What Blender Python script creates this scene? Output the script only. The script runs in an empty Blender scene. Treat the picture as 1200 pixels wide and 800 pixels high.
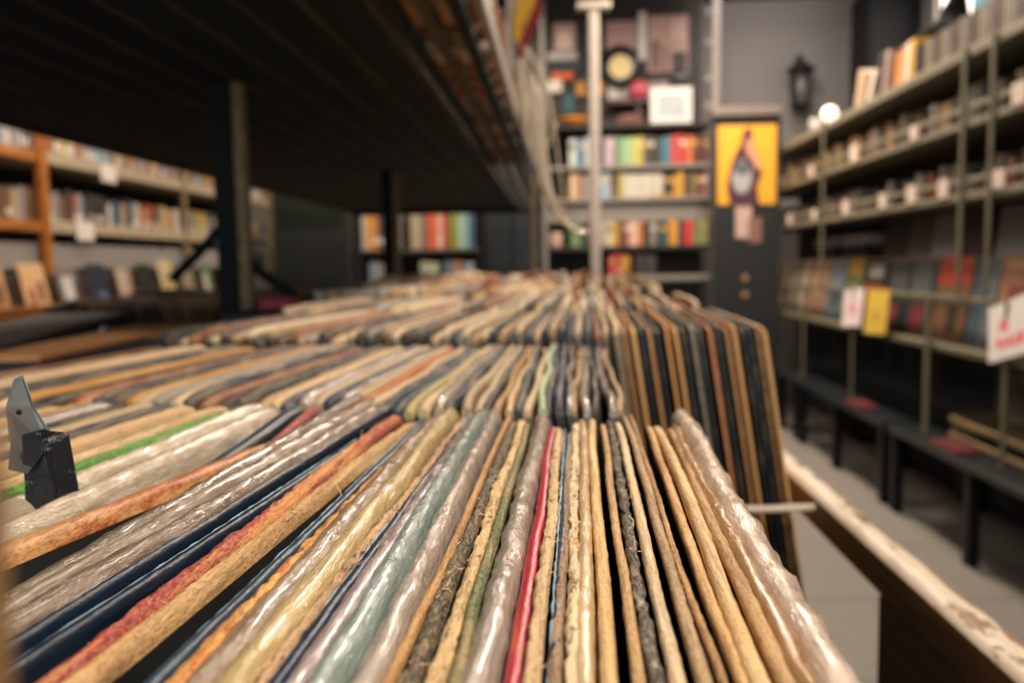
import bpy, math, random
import numpy as np
from mathutils import Matrix, Vector

# ---------------------------------------------------------------- camera, world, lights, exposure
SC = bpy.context.scene
COL = SC.collection
R = math.radians

cam_data = bpy.data.cameras.new('camera')
cam_data.lens = 30.0; cam_data.sensor_width = 36.0
cam_data.clip_start = 0.005; cam_data.clip_end = 60
cam_data.dof.use_dof = True
cam_data.dof.focus_distance = 0.205
cam_data.dof.aperture_fstop = 12.0
cam = bpy.data.objects.new('camera', cam_data); COL.objects.link(cam)
YAW, PITCH, ROLL = R(3.2246), R(5.0874), R(1.0)
fw = Vector((-math.sin(YAW)*math.cos(PITCH), math.cos(YAW)*math.cos(PITCH), -math.sin(PITCH)))
rt0 = Vector((math.cos(YAW), math.sin(YAW), 0)); up0 = rt0.cross(fw)
rt = math.cos(ROLL)*rt0 - math.sin(ROLL)*up0; up = math.sin(ROLL)*rt0 + math.cos(ROLL)*up0
cam.matrix_world = Matrix(((rt.x, up.x, -fw.x, 0), (rt.y, up.y, -fw.y, 0), (rt.z, up.z, -fw.z, 1.0), (0, 0, 0, 1)))
SC.camera = cam

world = bpy.data.worlds.new('world'); SC.world = world; world.use_nodes = True
bg = world.node_tree.nodes['Background']
bg.inputs[0].default_value = (0.20, 0.58, 0.68, 1); bg.inputs[1].default_value = 0.09

def area(name, loc, aim, sx, sy, power, col):
    l = bpy.data.lights.new(name, 'AREA'); l.shape = 'RECTANGLE'; l.size = sx; l.size_y = sy
    l.energy = power; l.color = col
    o = bpy.data.objects.new(name, l); COL.objects.link(o); o.location = loc
    o.rotation_euler = (Vector(aim)-Vector(loc)).to_track_quat('-Z', 'Y').to_euler()
    return o
WARM = (1.0, 0.84, 0.68)
area('ceiling_lamp_front', (0.55, -0.35, 2.45), (0.0, 0.35, 0.9), 0.22, 0.55, 33, WARM)
area('cool_fill_behind', (-0.1, -1.5, 1.35), (0.0, 1.0, 1.1), 1.8, 1.0, 26, (0.84, 0.95, 1.0))  # added cool fill behind the camera, tints the shadows teal
area('ceiling_lamp_aisle', (0.78, 2.0, 2.78), (0.78, 2.0, 0), 0.25, 1.3, 34, WARM)
area('ceiling_lamp_aisle_far', (0.78, 4.3, 2.78), (0.78, 4.3, 0), 0.25, 1.3, 105, WARM)
area('ceiling_lamp_side', (-1.75, 3.2, 2.78), (-1.95, 3.2, 0), 0.25, 1.6, 62, WARM)
area('corner_wall_fill', (1.45, 5.7, 2.86), (1.5, 6.5, 1.7), 0.5, 0.2, 9, (1.0, 0.9, 0.85))  # added fill that brightens the grey back wall
area('ceiling_lamp_rear', (-0.9, 5.75, 2.78), (-0.9, 5.75, 0), 0.8, 0.2, 40, WARM)

SC.view_settings.view_transform = 'Standard'
SC.view_settings.look = 'None'
SC.view_settings.gamma = 1.0
SC.view_settings.use_curve_mapping = False
SC.view_settings.exposure = 0.0
SC.cycles.use_denoising = True
SC.cycles.max_bounces = 8
SC.cycles.transparent_max_bounces = 16
SC.cycles.caustics_reflective = False; SC.cycles.caustics_refractive = False
SC.cycles.sample_clamp_indirect = 4.0

# ---------------------------------------------------------------- material helpers
def lin(h):
    if not isinstance(h, str): return h
    c = [int(h[i:i+2], 16)/255 for i in (0, 2, 4)]
    return tuple(v/12.92 if v <= .04045 else ((v+.055)/1.055)**2.4 for v in c) + (1.0,)

class NT:
    def __init__(s, name):
        s.m = bpy.data.materials.new(name); s.m.use_nodes = True
        s.t = s.m.node_tree; s.t.nodes.clear()
        s.out = s.n('ShaderNodeOutputMaterial')
    def n(s, kind, **kw):
        x = s.t.nodes.new(kind)
        for k, v in kw.items(): setattr(x, k, v)
        return x
    def l(s, a, b): s.t.links.new(a, b)
    def val(s, sock, v):
        if hasattr(v, 'is_linked') or hasattr(v, 'links'): s.l(v, sock)
        else: sock.default_value = v
    def math(s, op, a, b=0.0):
        x = s.n('ShaderNodeMath', operation=op); s.val(x.inputs[0], a); s.val(x.inputs[1], b); return x.outputs[0]
    def mix(s, fac, a, b, mode='MIX'):
        x = s.n('ShaderNodeMix', data_type='RGBA', blend_type=mode)
        s.val(x.inputs[0], fac); s.val(x.inputs[6], a); s.val(x.inputs[7], b); return x.outputs[2]
    def ramp(s, fac, lo, hi):
        x = s.n('ShaderNodeMapRange'); x.clamp = True
        s.l(fac, x.inputs[0]); x.inputs[1].default_value = lo; x.inputs[2].default_value = hi; return x.outputs[0]
    def noise(s, vec, sc, detail=3.0, rough=0.6):
        mp = s.n('ShaderNodeMapping'); mp.inputs['Scale'].default_value = sc; s.l(vec, mp.inputs[0])
        x = s.n('ShaderNodeTexNoise'); x.inputs['Scale'].default_value = 1.0
        x.inputs['Detail'].default_value = detail; x.inputs['Roughness'].default_value = rough
        s.l(mp.outputs[0], x.inputs['Vector']); return x.outputs['Fac']
    def coord(s, kind='Object'):
        tc = s.n('ShaderNodeTexCoord'); oi = s.n('ShaderNodeObjectInfo')
        k = s.math('MULTIPLY', oi.outputs['Random'], 7.3)
        ad = s.n('ShaderNodeVectorMath', operation='ADD'); s.l(tc.outputs[kind], ad.inputs[0]); s.l(k, ad.inputs[1])
        s.oi = oi
        return ad.outputs[0]
    def bsdf(s, col, rough=0.6, metal=0.0, bump=None, strength=0.3, dist=0.001, spec=0.5, alpha=1.0, emit=None, estr=0.0, coat=0.0):
        b = s.n('ShaderNodeBsdfPrincipled')
        s.val(b.inputs['Base Color'], col); s.val(b.inputs['Roughness'], rough); b.inputs['Metallic'].default_value = metal
        b.inputs['Specular IOR Level'].default_value = spec; b.inputs['Coat Weight'].default_value = coat
        s.val(b.inputs['Alpha'], alpha)
        if emit is not None: s.val(b.inputs['Emission Color'], emit); b.inputs['Emission Strength'].default_value = estr
        if bump is not None:
            bp = s.n('ShaderNodeBump'); bp.inputs['Strength'].default_value = strength; bp.inputs['Distance'].default_value = dist
            s.l(bump, bp.inputs['Height']); s.l(bp.outputs[0], b.inputs['Normal'])
        s.b = b
        return b.outputs[0]
    def done(s, sh): s.l(sh, s.out.inputs['Surface']); return s.m

CACHE = {}
def cached(f):
    def g(*a):
        k = (f.__name__,)+a
        if k not in CACHE: CACHE[k] = f(*a)
        return CACHE[k]
    return g

@cached
def plain(name, col, rough, grain, metal):
    t = NT(name); v = t.coord()
    c = lin(col)
    n = t.noise(v, (28, 28, 28), 5); f = t.noise(v, (160, 160, 160), 2)
    m = t.mix(t.ramp(n, .3, .7), tuple(x*(1-grain) for x in c[:3])+(1,), tuple(min(1, x*(1+grain*.6)) for x in c[:3])+(1,))
    return t.done(t.bsdf(m, rough, metal, f, .15, .0008))

@cached
def worn_paint(name, col, under, rough, amount):
    t = NT(name); v = t.coord()
    n = t.noise(v, (60, 22, 60), 6, .7); f = t.noise(v, (420, 420, 420), 3)
    mask = t.ramp(n, amount, amount+.06)
    c = t.mix(mask, lin(under), lin(col)); c = t.mix(t.math('MULTIPLY', f, .35), c, lin('3a2c20'))
    return t.done(t.bsdf(c, rough, 0, t.math('ADD', mask, t.math('MULTIPLY', f, .4)), .5, .0012))

@cached
def wood(name, col, dark, rough):
    t = NT(name); v = t.coord()
    n = t.noise(v, (90, 5, 60), 5, .65); f = t.noise(v, (9, 3, 9), 3)
    c = t.mix(t.ramp(n, .3, .7), lin(dark), lin(col)); c = t.mix(t.math('MULTIPLY', f, .3), c, lin(dark))
    return t.done(t.bsdf(c, rough, 0, n, .25, .001))

@cached
def card_edge(spine, raw, wear, look):
    """worn cardboard edge: printed colour over raw card, chips, scuffs; coordinates follow the sleeve's length"""
    t = NT('card_edge'); v = t.coord()
    sc = {'card': (260, 26, 200), 'fray': (420, 130, 300), 'fray2': (300, 90, 300), 'orangered': (210, 11, 120), 'orange': (190, 26, 160),
          'greenp': (120, 24, 100), 'glossy': (500, 9, 260), 'red': (330, 16, 160), 'fibre': (420, 9, 260)}.get(look, (220, 30, 180))
    n = t.noise(v, sc, 5, .68); f = t.noise(v, (1500, 500, 1300), 3, .7); s = t.noise(v, (700, 12, 500), 3)
    mask = t.ramp(n, 1-wear-.17, 1-wear-.05)
    c = t.mix(mask, lin(spine), lin(raw))
    c = t.mix(t.math('MULTIPLY', t.ramp(s, .52, .78), .45), c, lin('3d2a1a'))
    if look in ('fray', 'fray2', 'card', 'orange', 'orangered'):
        ch = t.noise(v, (330, 120, 330), 4, .75)
        k = {'fray': .59, 'fray2': .60}.get(look, .72)
        c = t.mix(t.math('MULTIPLY', t.ramp(ch, k, k+.05), .85), c, lin('1c1712'))
    if look not in ('glossy', 'red'):
        c = t.mix(t.ramp(f, .40, .85), c, t.mix(.5, c, lin('f2d8b0')))
        c = t.mix(t.ramp(f, .45, .22), c, t.mix(.5, c, lin('1e150e')))
        g = t.noise(v, (900, 30, 700), 4, .7); c = t.mix(t.ramp(g, .52, .40), c, t.mix(.35, c, lin('4a2e16')))
    glossy = look in ('glossy', 'red', 'orange')
    return t.done(t.bsdf(c, .34 if glossy else .72, 0, t.math('ADD', f, t.math('MULTIPLY', n, .8)), .55 if not glossy else .25, .0007, .5))

@cached
def card_face(col, rough):
    t = NT('card_face'); v = t.coord()
    n = t.noise(v, (45, 45, 45), 5, .65); f = t.noise(v, (15, 9, 22), 2)
    c = lin(col)
    m = t.mix(t.ramp(n, .35, .7), tuple(x*.75 for x in c[:3])+(1,), tuple(min(1, x*1.25+.004) for x in c[:3])+(1,))
    return t.done(t.bsdf(m, rough, 0, n, .12, .0006))

@cached
def film(tint, opacity):
    """clear polythene outer sleeve: mostly see-through, milky where creased, glossy"""
    t = NT('clear_film'); v = t.coord()
    n = t.noise(v, (300, 60, 260), 5, .68); w = t.noise(v, (90, 14, 80), 3)
    b = t.bsdf(lin(tint), .15, 0, t.math('ADD', t.math('MULTIPLY', n, .7), w), .95, .0017, .8, coat=.4)
    tr = t.n('ShaderNodeBsdfTransparent'); mx = t.n('ShaderNodeMixShader')
    fr = t.n('ShaderNodeFresnel'); fr.inputs[0].default_value = 1.45
    k = t.math('MULTIPLY', t.ramp(n, .35, .72), opacity)
    t.l(t.math('MINIMUM', t.math('ADD', k, t.math('ADD', t.math('MULTIPLY', fr.outputs[0], .62), .05)), 1.0), mx.inputs[0])
    t.l(tr.outputs[0], mx.inputs[1]); t.l(b, mx.inputs[2])
    return t.done(mx.outputs[0])

def tint_mat(name, rough, look):
    """one shared material whose colour is the object's own colour"""
    t = NT(name); v = t.coord(); c = t.oi.outputs['Color']
    sc = {'edge': (200, 24, 160), 'face': (40, 40, 40), 'book': (60, 60, 30)}[look]
    n = t.noise(v, sc, 5, .7); f = t.noise(v, tuple(x*4 for x in sc), 3)
    m = t.mix(t.ramp(n, .45, .72), c, t.mix(.45, c, lin('d9bb8c' if look == 'edge' else '8a7a66')))
    m = t.mix(t.math('MULTIPLY', t.ramp(f, .5, .8), .5), m, lin('1d1711'))
    return t.done(t.bsdf(m, rough, 0, f, .4, .0008))
EDGE = tint_mat('sleeve_edge', .62, 'edge'); FACE = tint_mat('sleeve_face', .5, 'face'); BOOKM = tint_mat('printed_board', .42, 'book')
PAPER = plain('paper_block', 'c9bda6', .8, .1, 0)

def emissive(name, col, s):
    t = NT(name); return t.done(t.bsdf(lin(col), .5, emit=lin(col), estr=s))

# ---------------------------------------------------------------- mesh helpers
class MB:
    def __init__(s): s.v = []; s.f = []; s.mi = []
    def add(s, vs, fs, m=0):
        o = len(s.v); s.v += [tuple(p) for p in vs]; s.f += [tuple(i+o for i in f) for f in fs]; s.mi += [m]*len(fs); return s
    def box(s, x0, x1, y0, y1, z0, z1, m=0, b=0.0):
        """box with chamfered edges when b > 0"""
        if x0 > x1: x0, x1 = x1, x0
        if y0 > y1: y0, y1 = y1, y0
        if z0 > z1: z0, z1 = z1, z0
        if b <= 0:
            vs = [(x, y, z) for z in (z0, z1) for y in (y0, y1) for x in (x0, x1)]
            return s.add(vs, [(0, 2, 3, 1), (4, 5, 7, 6), (0, 1, 5, 4), (2, 6, 7, 3), (0, 4, 6, 2), (1, 3, 7, 5)], m)
        b = min(b, (x1-x0)*.45, (y1-y0)*.45, (z1-z0)*.45)
        vs = []
        def ring(z, i): return [(x0+i, y0+b, z), (x0+b, y0+i, z), (x1-b, y0+i, z), (x1-i, y0+b, z), (x1-i, y1-b, z), (x1-b, y1-i, z), (x0+b, y1-i, z), (x0+i, y1-b, z)]
        vs = ring(z0, b*.9) + ring(z0+b, 0) + ring(z1-b, 0) + ring(z1, b*.9)
        fs = [tuple(range(7, -1, -1)), tuple(range(24, 32))]
        for k in range(3):
            for i in range(8): j = (i+1) % 8; fs.append((k*8+i, k*8+j, k*8+8+j, k*8+8+i))
        return s.add(vs, fs, m)
    def tube(s, pts, r, n=10, m=0, flat=1.0):
        pts = [Vector(p) for p in pts]; rings = []
        rs = r if isinstance(r, (list, tuple)) else [r]*len(pts)
        for i, p in enumerate(pts):
            d = (pts[min(i+1, len(pts)-1)]-pts[max(i-1, 0)]).normalized()
            a = d.cross(Vector((0, 0, 1)) if abs(d.z) < .9 else Vector((1, 0, 0))).normalized(); c = d.cross(a)
            rings.append([p+a*math.cos(t)*rs[i]+c*math.sin(t)*rs[i]*flat for t in (2*math.pi*k/n for k in range(n))])
        vs = [q for rg in rings for q in rg]; fs = []
        for i in range(len(pts)-1):
            for k in range(n): j = (k+1) % n; fs.append((i*n+k, i*n+j, i*n+n+j, i*n+n+k))
        fs += [tuple(range(n-1, -1, -1)), tuple(range((len(pts)-1)*n, len(pts)*n))]
        return s.add(vs, fs, m)
    def lathe(s, prof, c, axis='z', n=24, m=0):
        vs = []; fs = []
        for r, h in prof:
            for k in range(n):
                a = 2*math.pi*k/n; p = (r*math.cos(a), r*math.sin(a), h)
                p = {'z': p, 'y': (p[0], p[2], p[1]), 'x': (p[2], p[0], p[1])}[axis]
                vs.append((c[0]+p[0], c[1]+p[1], c[2]+p[2]))
        for i in range(len(prof)-1):
            for k in range(n): j = (k+1) % n; fs.append((i*n+k, i*n+j, i*n+n+j, i*n+n+k))
        fs += [tuple(range(n-1, -1, -1)), tuple(range((len(prof)-1)*n, len(prof)*n))]
        return s.add(vs, fs, m)
    def build(s, name, mats, parent=None, loc=(0, 0, 0), smooth=False):
        me = bpy.data.meshes.new(name); me.from_pydata(s.v, [], s.f); 
        for mt in (mats if isinstance(mats, (list, tuple)) else [mats]): me.materials.append(mt)
        me.polygons.foreach_set('material_index', s.mi)
        if smooth: me.polygons.foreach_set('use_smooth', [True]*len(s.f))
        me.update()
        return link(name, me, parent, loc)

def link(name, me, parent=None, loc=(0, 0, 0), rz=0.0):
    o = bpy.data.objects.new(name, me); COL.objects.link(o)
    if parent: o.parent = parent
    o.location = loc; o.rotation_euler = (0, 0, rz)
    return o
def tag(o, label, cat, group=None):
    o['label'] = label; o['category'] = cat
    if group: o['group'] = group
    return o
def thing(name, label, cat, loc=(0, 0, 0), group=None, rot=(0, 0, 0)):
    o = bpy.data.objects.new(name, None); o.empty_display_size = .05; COL.objects.link(o)
    o.location = loc; o.rotation_euler = rot
    return tag(o, label, cat, group)
def structure(o): o['kind'] = 'structure'; return o
ORD = ['first', 'second', 'third', 'fourth', 'fifth', 'sixth', 'seventh', 'eighth', 'ninth', 'tenth', 'eleventh', 'twelfth', 'thirteenth', 'fourteenth', 'fifteenth', 'sixteenth', 'seventeenth', 'eighteenth', 'nineteenth']
TENS = {2: 'twent', 3: 'thirt', 4: 'fort', 5: 'fift', 6: 'sixt'}
def ordinal(k):
    if k <= 19: return ORD[k-1]
    a, b = divmod(k, 10)
    return TENS[a]+'ieth' if b == 0 else TENS[a]+'y-'+ORD[b-1]
class Count:
    def __init__(s): s.c = {}
    def __call__(s, k): s.c[k] = s.c.get(k, 0)+1; return ordinal(s.c[k])

# ---------------------------------------------------------------- record sleeves
def wobble(rng, u, freq):
    """smooth random curve along u in 0..1, -1..1"""
    n = max(2, int(freq)+2); k = rng.uniform(-1, 1, n); x = u*(n-1); i = np.minimum(x.astype(int), n-2); f = x-i
    f = f*f*(3-2*f)
    return k[i]*(1-f)+k[i+1]*f

def lean_of(x):
    return R(8.0 + 45*min(max(-x-.01, 0), .32))

BASE_Z = 0.62
def sleeve(x0, y0, x1, y1, t, ztop, label, mats, fray=0.0, seg=24, seed=0, lean=None, group=None, bend=.0012, color=None, film_mat=None, puff=1.0, name='record_sleeve', corner=.0028, film_drop=.05, near_drop=0.0):
    """an LP sleeve standing on its edge: root = the card cover (two faces and the ends), child spine = its worn upper edge, child plastic_sleeve = film"""
    rng = np.random.default_rng(seed)
    H = ztop-BASE_Z; lean = lean_of((x0+x1)/2) if lean is None else lean
    L = math.hypot(x1-x0, y1-y0); ax, ay = (x1-x0)/L, (y1-y0)/L; nx, ny = ay, -ax
    u = np.linspace(0, 1, seg+1)
    mid = wobble(rng, u, 4)*bend + wobble(rng, u, 9)*bend*.4
    end = np.minimum(u, 1-u)*L
    droop = corner*np.exp(-end/.006) + near_drop*(1-u)
    th = t/2*(1+.05*wobble(rng, u, 7))
    # profile (side, depth below the top edge), depth as a share of H for the faces
    prof = [(-.5, H), (-.62, H*.55), (-.95, H*.12), (-1.0, t*.95), (-1.0, t*.5), (-.82, t*.18), (-.35, t*.02), (.35, 0), (.82, t*.17), (1.0, t*.5), (1.0, t*.95), (.95, H*.12), (.62, H*.55), (.5, H)]
    tl = math.tan(lean); P = np.zeros((len(prof), seg+1, 3))
    for i, (s, d) in enumerate(prof):
        top = 4 <= i <= 9
        lat = mid*(1-d/H) + s*th + tl*d
        dep = d + droop*(1-d/H)
        if top and fray > 0:
            lat = lat + rng.normal(0, 1, seg+1)*fray*.32 + wobble(rng, u, seg/2.2)*fray*.3
            dep = dep + (rng.normal(0, 1, seg+1)*.26 + wobble(rng, u, seg/3)*.3)*fray + np.maximum(wobble(rng, u, seg/5)-.6, 0)*fray*2.2
        dep = np.clip(dep, -.004, H)
        P[i, :, 0] = ax*u*L + nx*lat; P[i, :, 1] = ay*u*L + ny*lat; P[i, :, 2] = H-dep
    n = seg+1
    def strip(a, b):
        vs = [tuple(P[i, k]) for i in range(a, b+1) for k in range(n)]
        fs = [(i*n+k, i*n+k+1, (i+1)*n+k+1, (i+1)*n+k) for i in range(b-a) for k in range(seg)]
        return vs, fs
    m = MB(); m.add(*strip(0, 3)); m.add(*strip(10, 13))
    for k in (0, seg):                                                  # ends and underside
        q = [tuple(P[i, k]) for i in (0, 1, 2, 3, 10, 11, 12, 13)]
        m.add(q, [(0, 1, 6, 7), (1, 2, 5, 6), (2, 3, 4, 5)])
    m.add([tuple(P[0, 0]), tuple(P[0, seg]), tuple(P[13, seg]), tuple(P[13, 0])], [(0, 1, 2, 3)])
    root = m.build(name, mats[1], None, (x0, y0, BASE_Z), True)
    e = MB(); e.add(*strip(3, 10))
    for k in (0, seg): e.add([tuple(P[i, k]) for i in range(3, 11)], [tuple(range(8))])
    sp = e.build('spine', mats[0], root, (0, 0, 0), True)
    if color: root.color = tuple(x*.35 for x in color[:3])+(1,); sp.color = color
    if film_mat is not None:
        g = MB(); fp = [(-1.0, film_drop*1.6), (-1.05, film_drop*.5), (-1.06, t*2.2), (-1.1, t*.8), (-.75, -.0006), (-.25, -.0016*puff), (.25, -.0017*puff), (.75, -.0006), (1.1, t*.8), (1.06, t*2.2), (1.05, film_drop*.5), (1.0, film_drop*1.6)]
        vs = []
        for i, (s, d) in enumerate(fp):
            cr = (rng.normal(0, 1, seg+1)*.35+wobble(rng, u, seg/3)*.9)*.00042*puff
            lat = mid + s*(th+.0005*puff) + tl*d + cr
            dep = d + droop + (rng.normal(0, 1, seg+1)*.3+wobble(rng, u, seg/4)*.9)*.0004*puff
            vs += [(ax*u[k]*L+nx*lat[k], ay*u[k]*L+ny*lat[k], H-dep[k]) for k in range(n)]
        g.add(vs, [(i*n+k, i*n+k+1, (i+1)*n+k+1, (i+1)*n+k) for i in range(len(fp)-1) for k in range(seg)])
        g.build('plastic_sleeve', film_mat, root, (0, 0, 0), True)
    root['label'] = label; root['category'] = 'record'
    if group: root['group'] = group
    return root

# ---------------------------------------------------------------- setting: room shell
GREYWALL = plain('painted_plaster', '8a8480', .85, .08, 0)
DARKWALL = plain('dark_plaster', '33383a', .9, .15, 0)
XL, XR, YB, YF, ZC = -2.6, 2.55, 6.7, -1.6, 2.95
def shell(name, x0, x1, y0, y1, z0, z1, m): return structure(MB().box(x0, x1, y0, y1, z0, z1).build(name, m))
floor = shell('floor', XL, XR, YF, YB, -.06, -.008, plain('floor_grout', '6c6761', .9, .1, 0))
shell('ceiling', XL, XR, YF, YB, ZC, ZC+.06, DARKWALL)
shell('wall_back', XL, XR, YB, YB+.08, -.06, ZC, GREYWALL)
shell('wall_left', XL-.08, XL, YF, YB, -.06, ZC, GREYWALL)
shell('wall_front', XL, XR, YF-.08, YF, -.06, ZC, DARKWALL)
WY0, WY1, WZ0, WZ1 = 5.02, 6.02, 2.28, 2.80                                 # high window in the right wall
w = MB(); w.box(XR, XR+.08, YF, WY0, -.06, ZC); w.box(XR, XR+.08, WY1, YB, -.06, ZC); w.box(XR, XR+.08, WY0, WY1, -.06, WZ0); w.box(XR, XR+.08, WY0, WY1, WZ1, ZC)
structure(w.build('wall_right', GREYWALL))
win = MB(); win.box(XR-.02, XR+.06, WY0-.04, WY0, WZ0-.04, WZ1+.04); win.box(XR-.02, XR+.06, WY1, WY1+.04, WZ0-.04, WZ1+.04); win.box(XR-.02, XR+.06, WY0, WY1, WZ0-.04, WZ0); win.box(XR-.02, XR+.06, WY0, WY1, WZ1, WZ1+.04)
win = structure(win.build('window_1', plain('window_paint', 'b8b2a8', .6, .1, 0)))
SKYLIT = emissive('daylit_frosted_pane', 'fff0e0', 3.2)
for a, b in ((WY0, 5.47), (5.50, WY1)): MB().box(XR+.02, XR+.026, a, b, WZ0, WZ1).build('pane', SKYLIT, win)
TILE = plain('floor_tile', '7c766f', .55, .1, 0)
tile_mesh = MB().box(0, 1.096, 0, .496, -.012, 0, 0, .002).build('tile', TILE, floor).data
first = True
for ix in range(2):
    for iy in range(11):
        x, y = -.88+ix*1.1, 1.0+iy*.5
        if first: o = bpy.data.objects['tile']; o.location = (x, y, 0); first = False
        else: link('tile', tile_mesh, floor, (x, y, 0))

# ---------------------------------------------------------------- record table (bin) under the front rows
WORN = worn_paint('worn_white_paint', 'e6d4bc', '8a6440', .5, .38)
RAILWOOD = wood('rail_wood', '8f6438', '38271a', .6)
DARKWOOD = wood('dark_wood', '4a3c30', '241c16', .55)
BLACKMETAL = plain('black_metal', '14181a', .45, .1, .6)
table = thing('record_table', 'long wooden record table with a paint-worn side rail, holding the rows of records', 'table', (0, 0, 0))
MB().box(-.555, .245, .0, 2.7, .59, .618, 0, .004).build('bin_floor', DARKWOOD, table)
MB().box(.213, .237, -.05, 2.62, .772, .803, 0, .004).build('side_rail', RAILWOOD, table)
rt_ = MB(); nseg = 120; rngr = np.random.default_rng(5)
hh = .803 + .0016*np.abs(rngr.normal(0, 1, (nseg+1, 4)))
for i in range(nseg+1):
    y = -.05+2.67*i/nseg
    rt_.v += [(.2128, y, .800), (.2150, y, hh[i, 0]), (.2225, y, hh[i, 1]), (.2300, y, hh[i, 2]), (.2372, y, .800)]
rt_.f = [(i*5+k, i*5+k+1, i*5+k+6, i*5+k+5) for i in range(nseg) for k in range(4)]; rt_.mi = [0]*len(rt_.f)
rt_.build('rail_top', WORN, table, (0, 0, 0), True)['label'] = 'flaking white paint along the rail top'
MB().box(.217, .233, -.05, .585, .60, .772, 0, .003).build('side_panel', DARKWOOD, table)
for y, xs in ((.7155, .045), (1.069, -.3), (1.428, -.36), (1.785, -.36), (2.143, -.36)): MB().tube([(xs, y, .792), (xs*.6+.06, y+.0005, .791), (.17, y, .7915), (.214, y, .793)], .0032, 8).build('divider_rod', WORN, table, (0, 0, 0), True)
for y in (1.3, 2.55): MB().box(.213, .237, y, y+.03, .0, .772, 0, .003).build('post', DARKWOOD, table)
for x in (-.55, .2):
    for y in (.05, 2.6): MB().box(x, x+.04, y, y+.04, 0, .59, 0, .003).build('leg', DARKWOOD, table)

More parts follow.
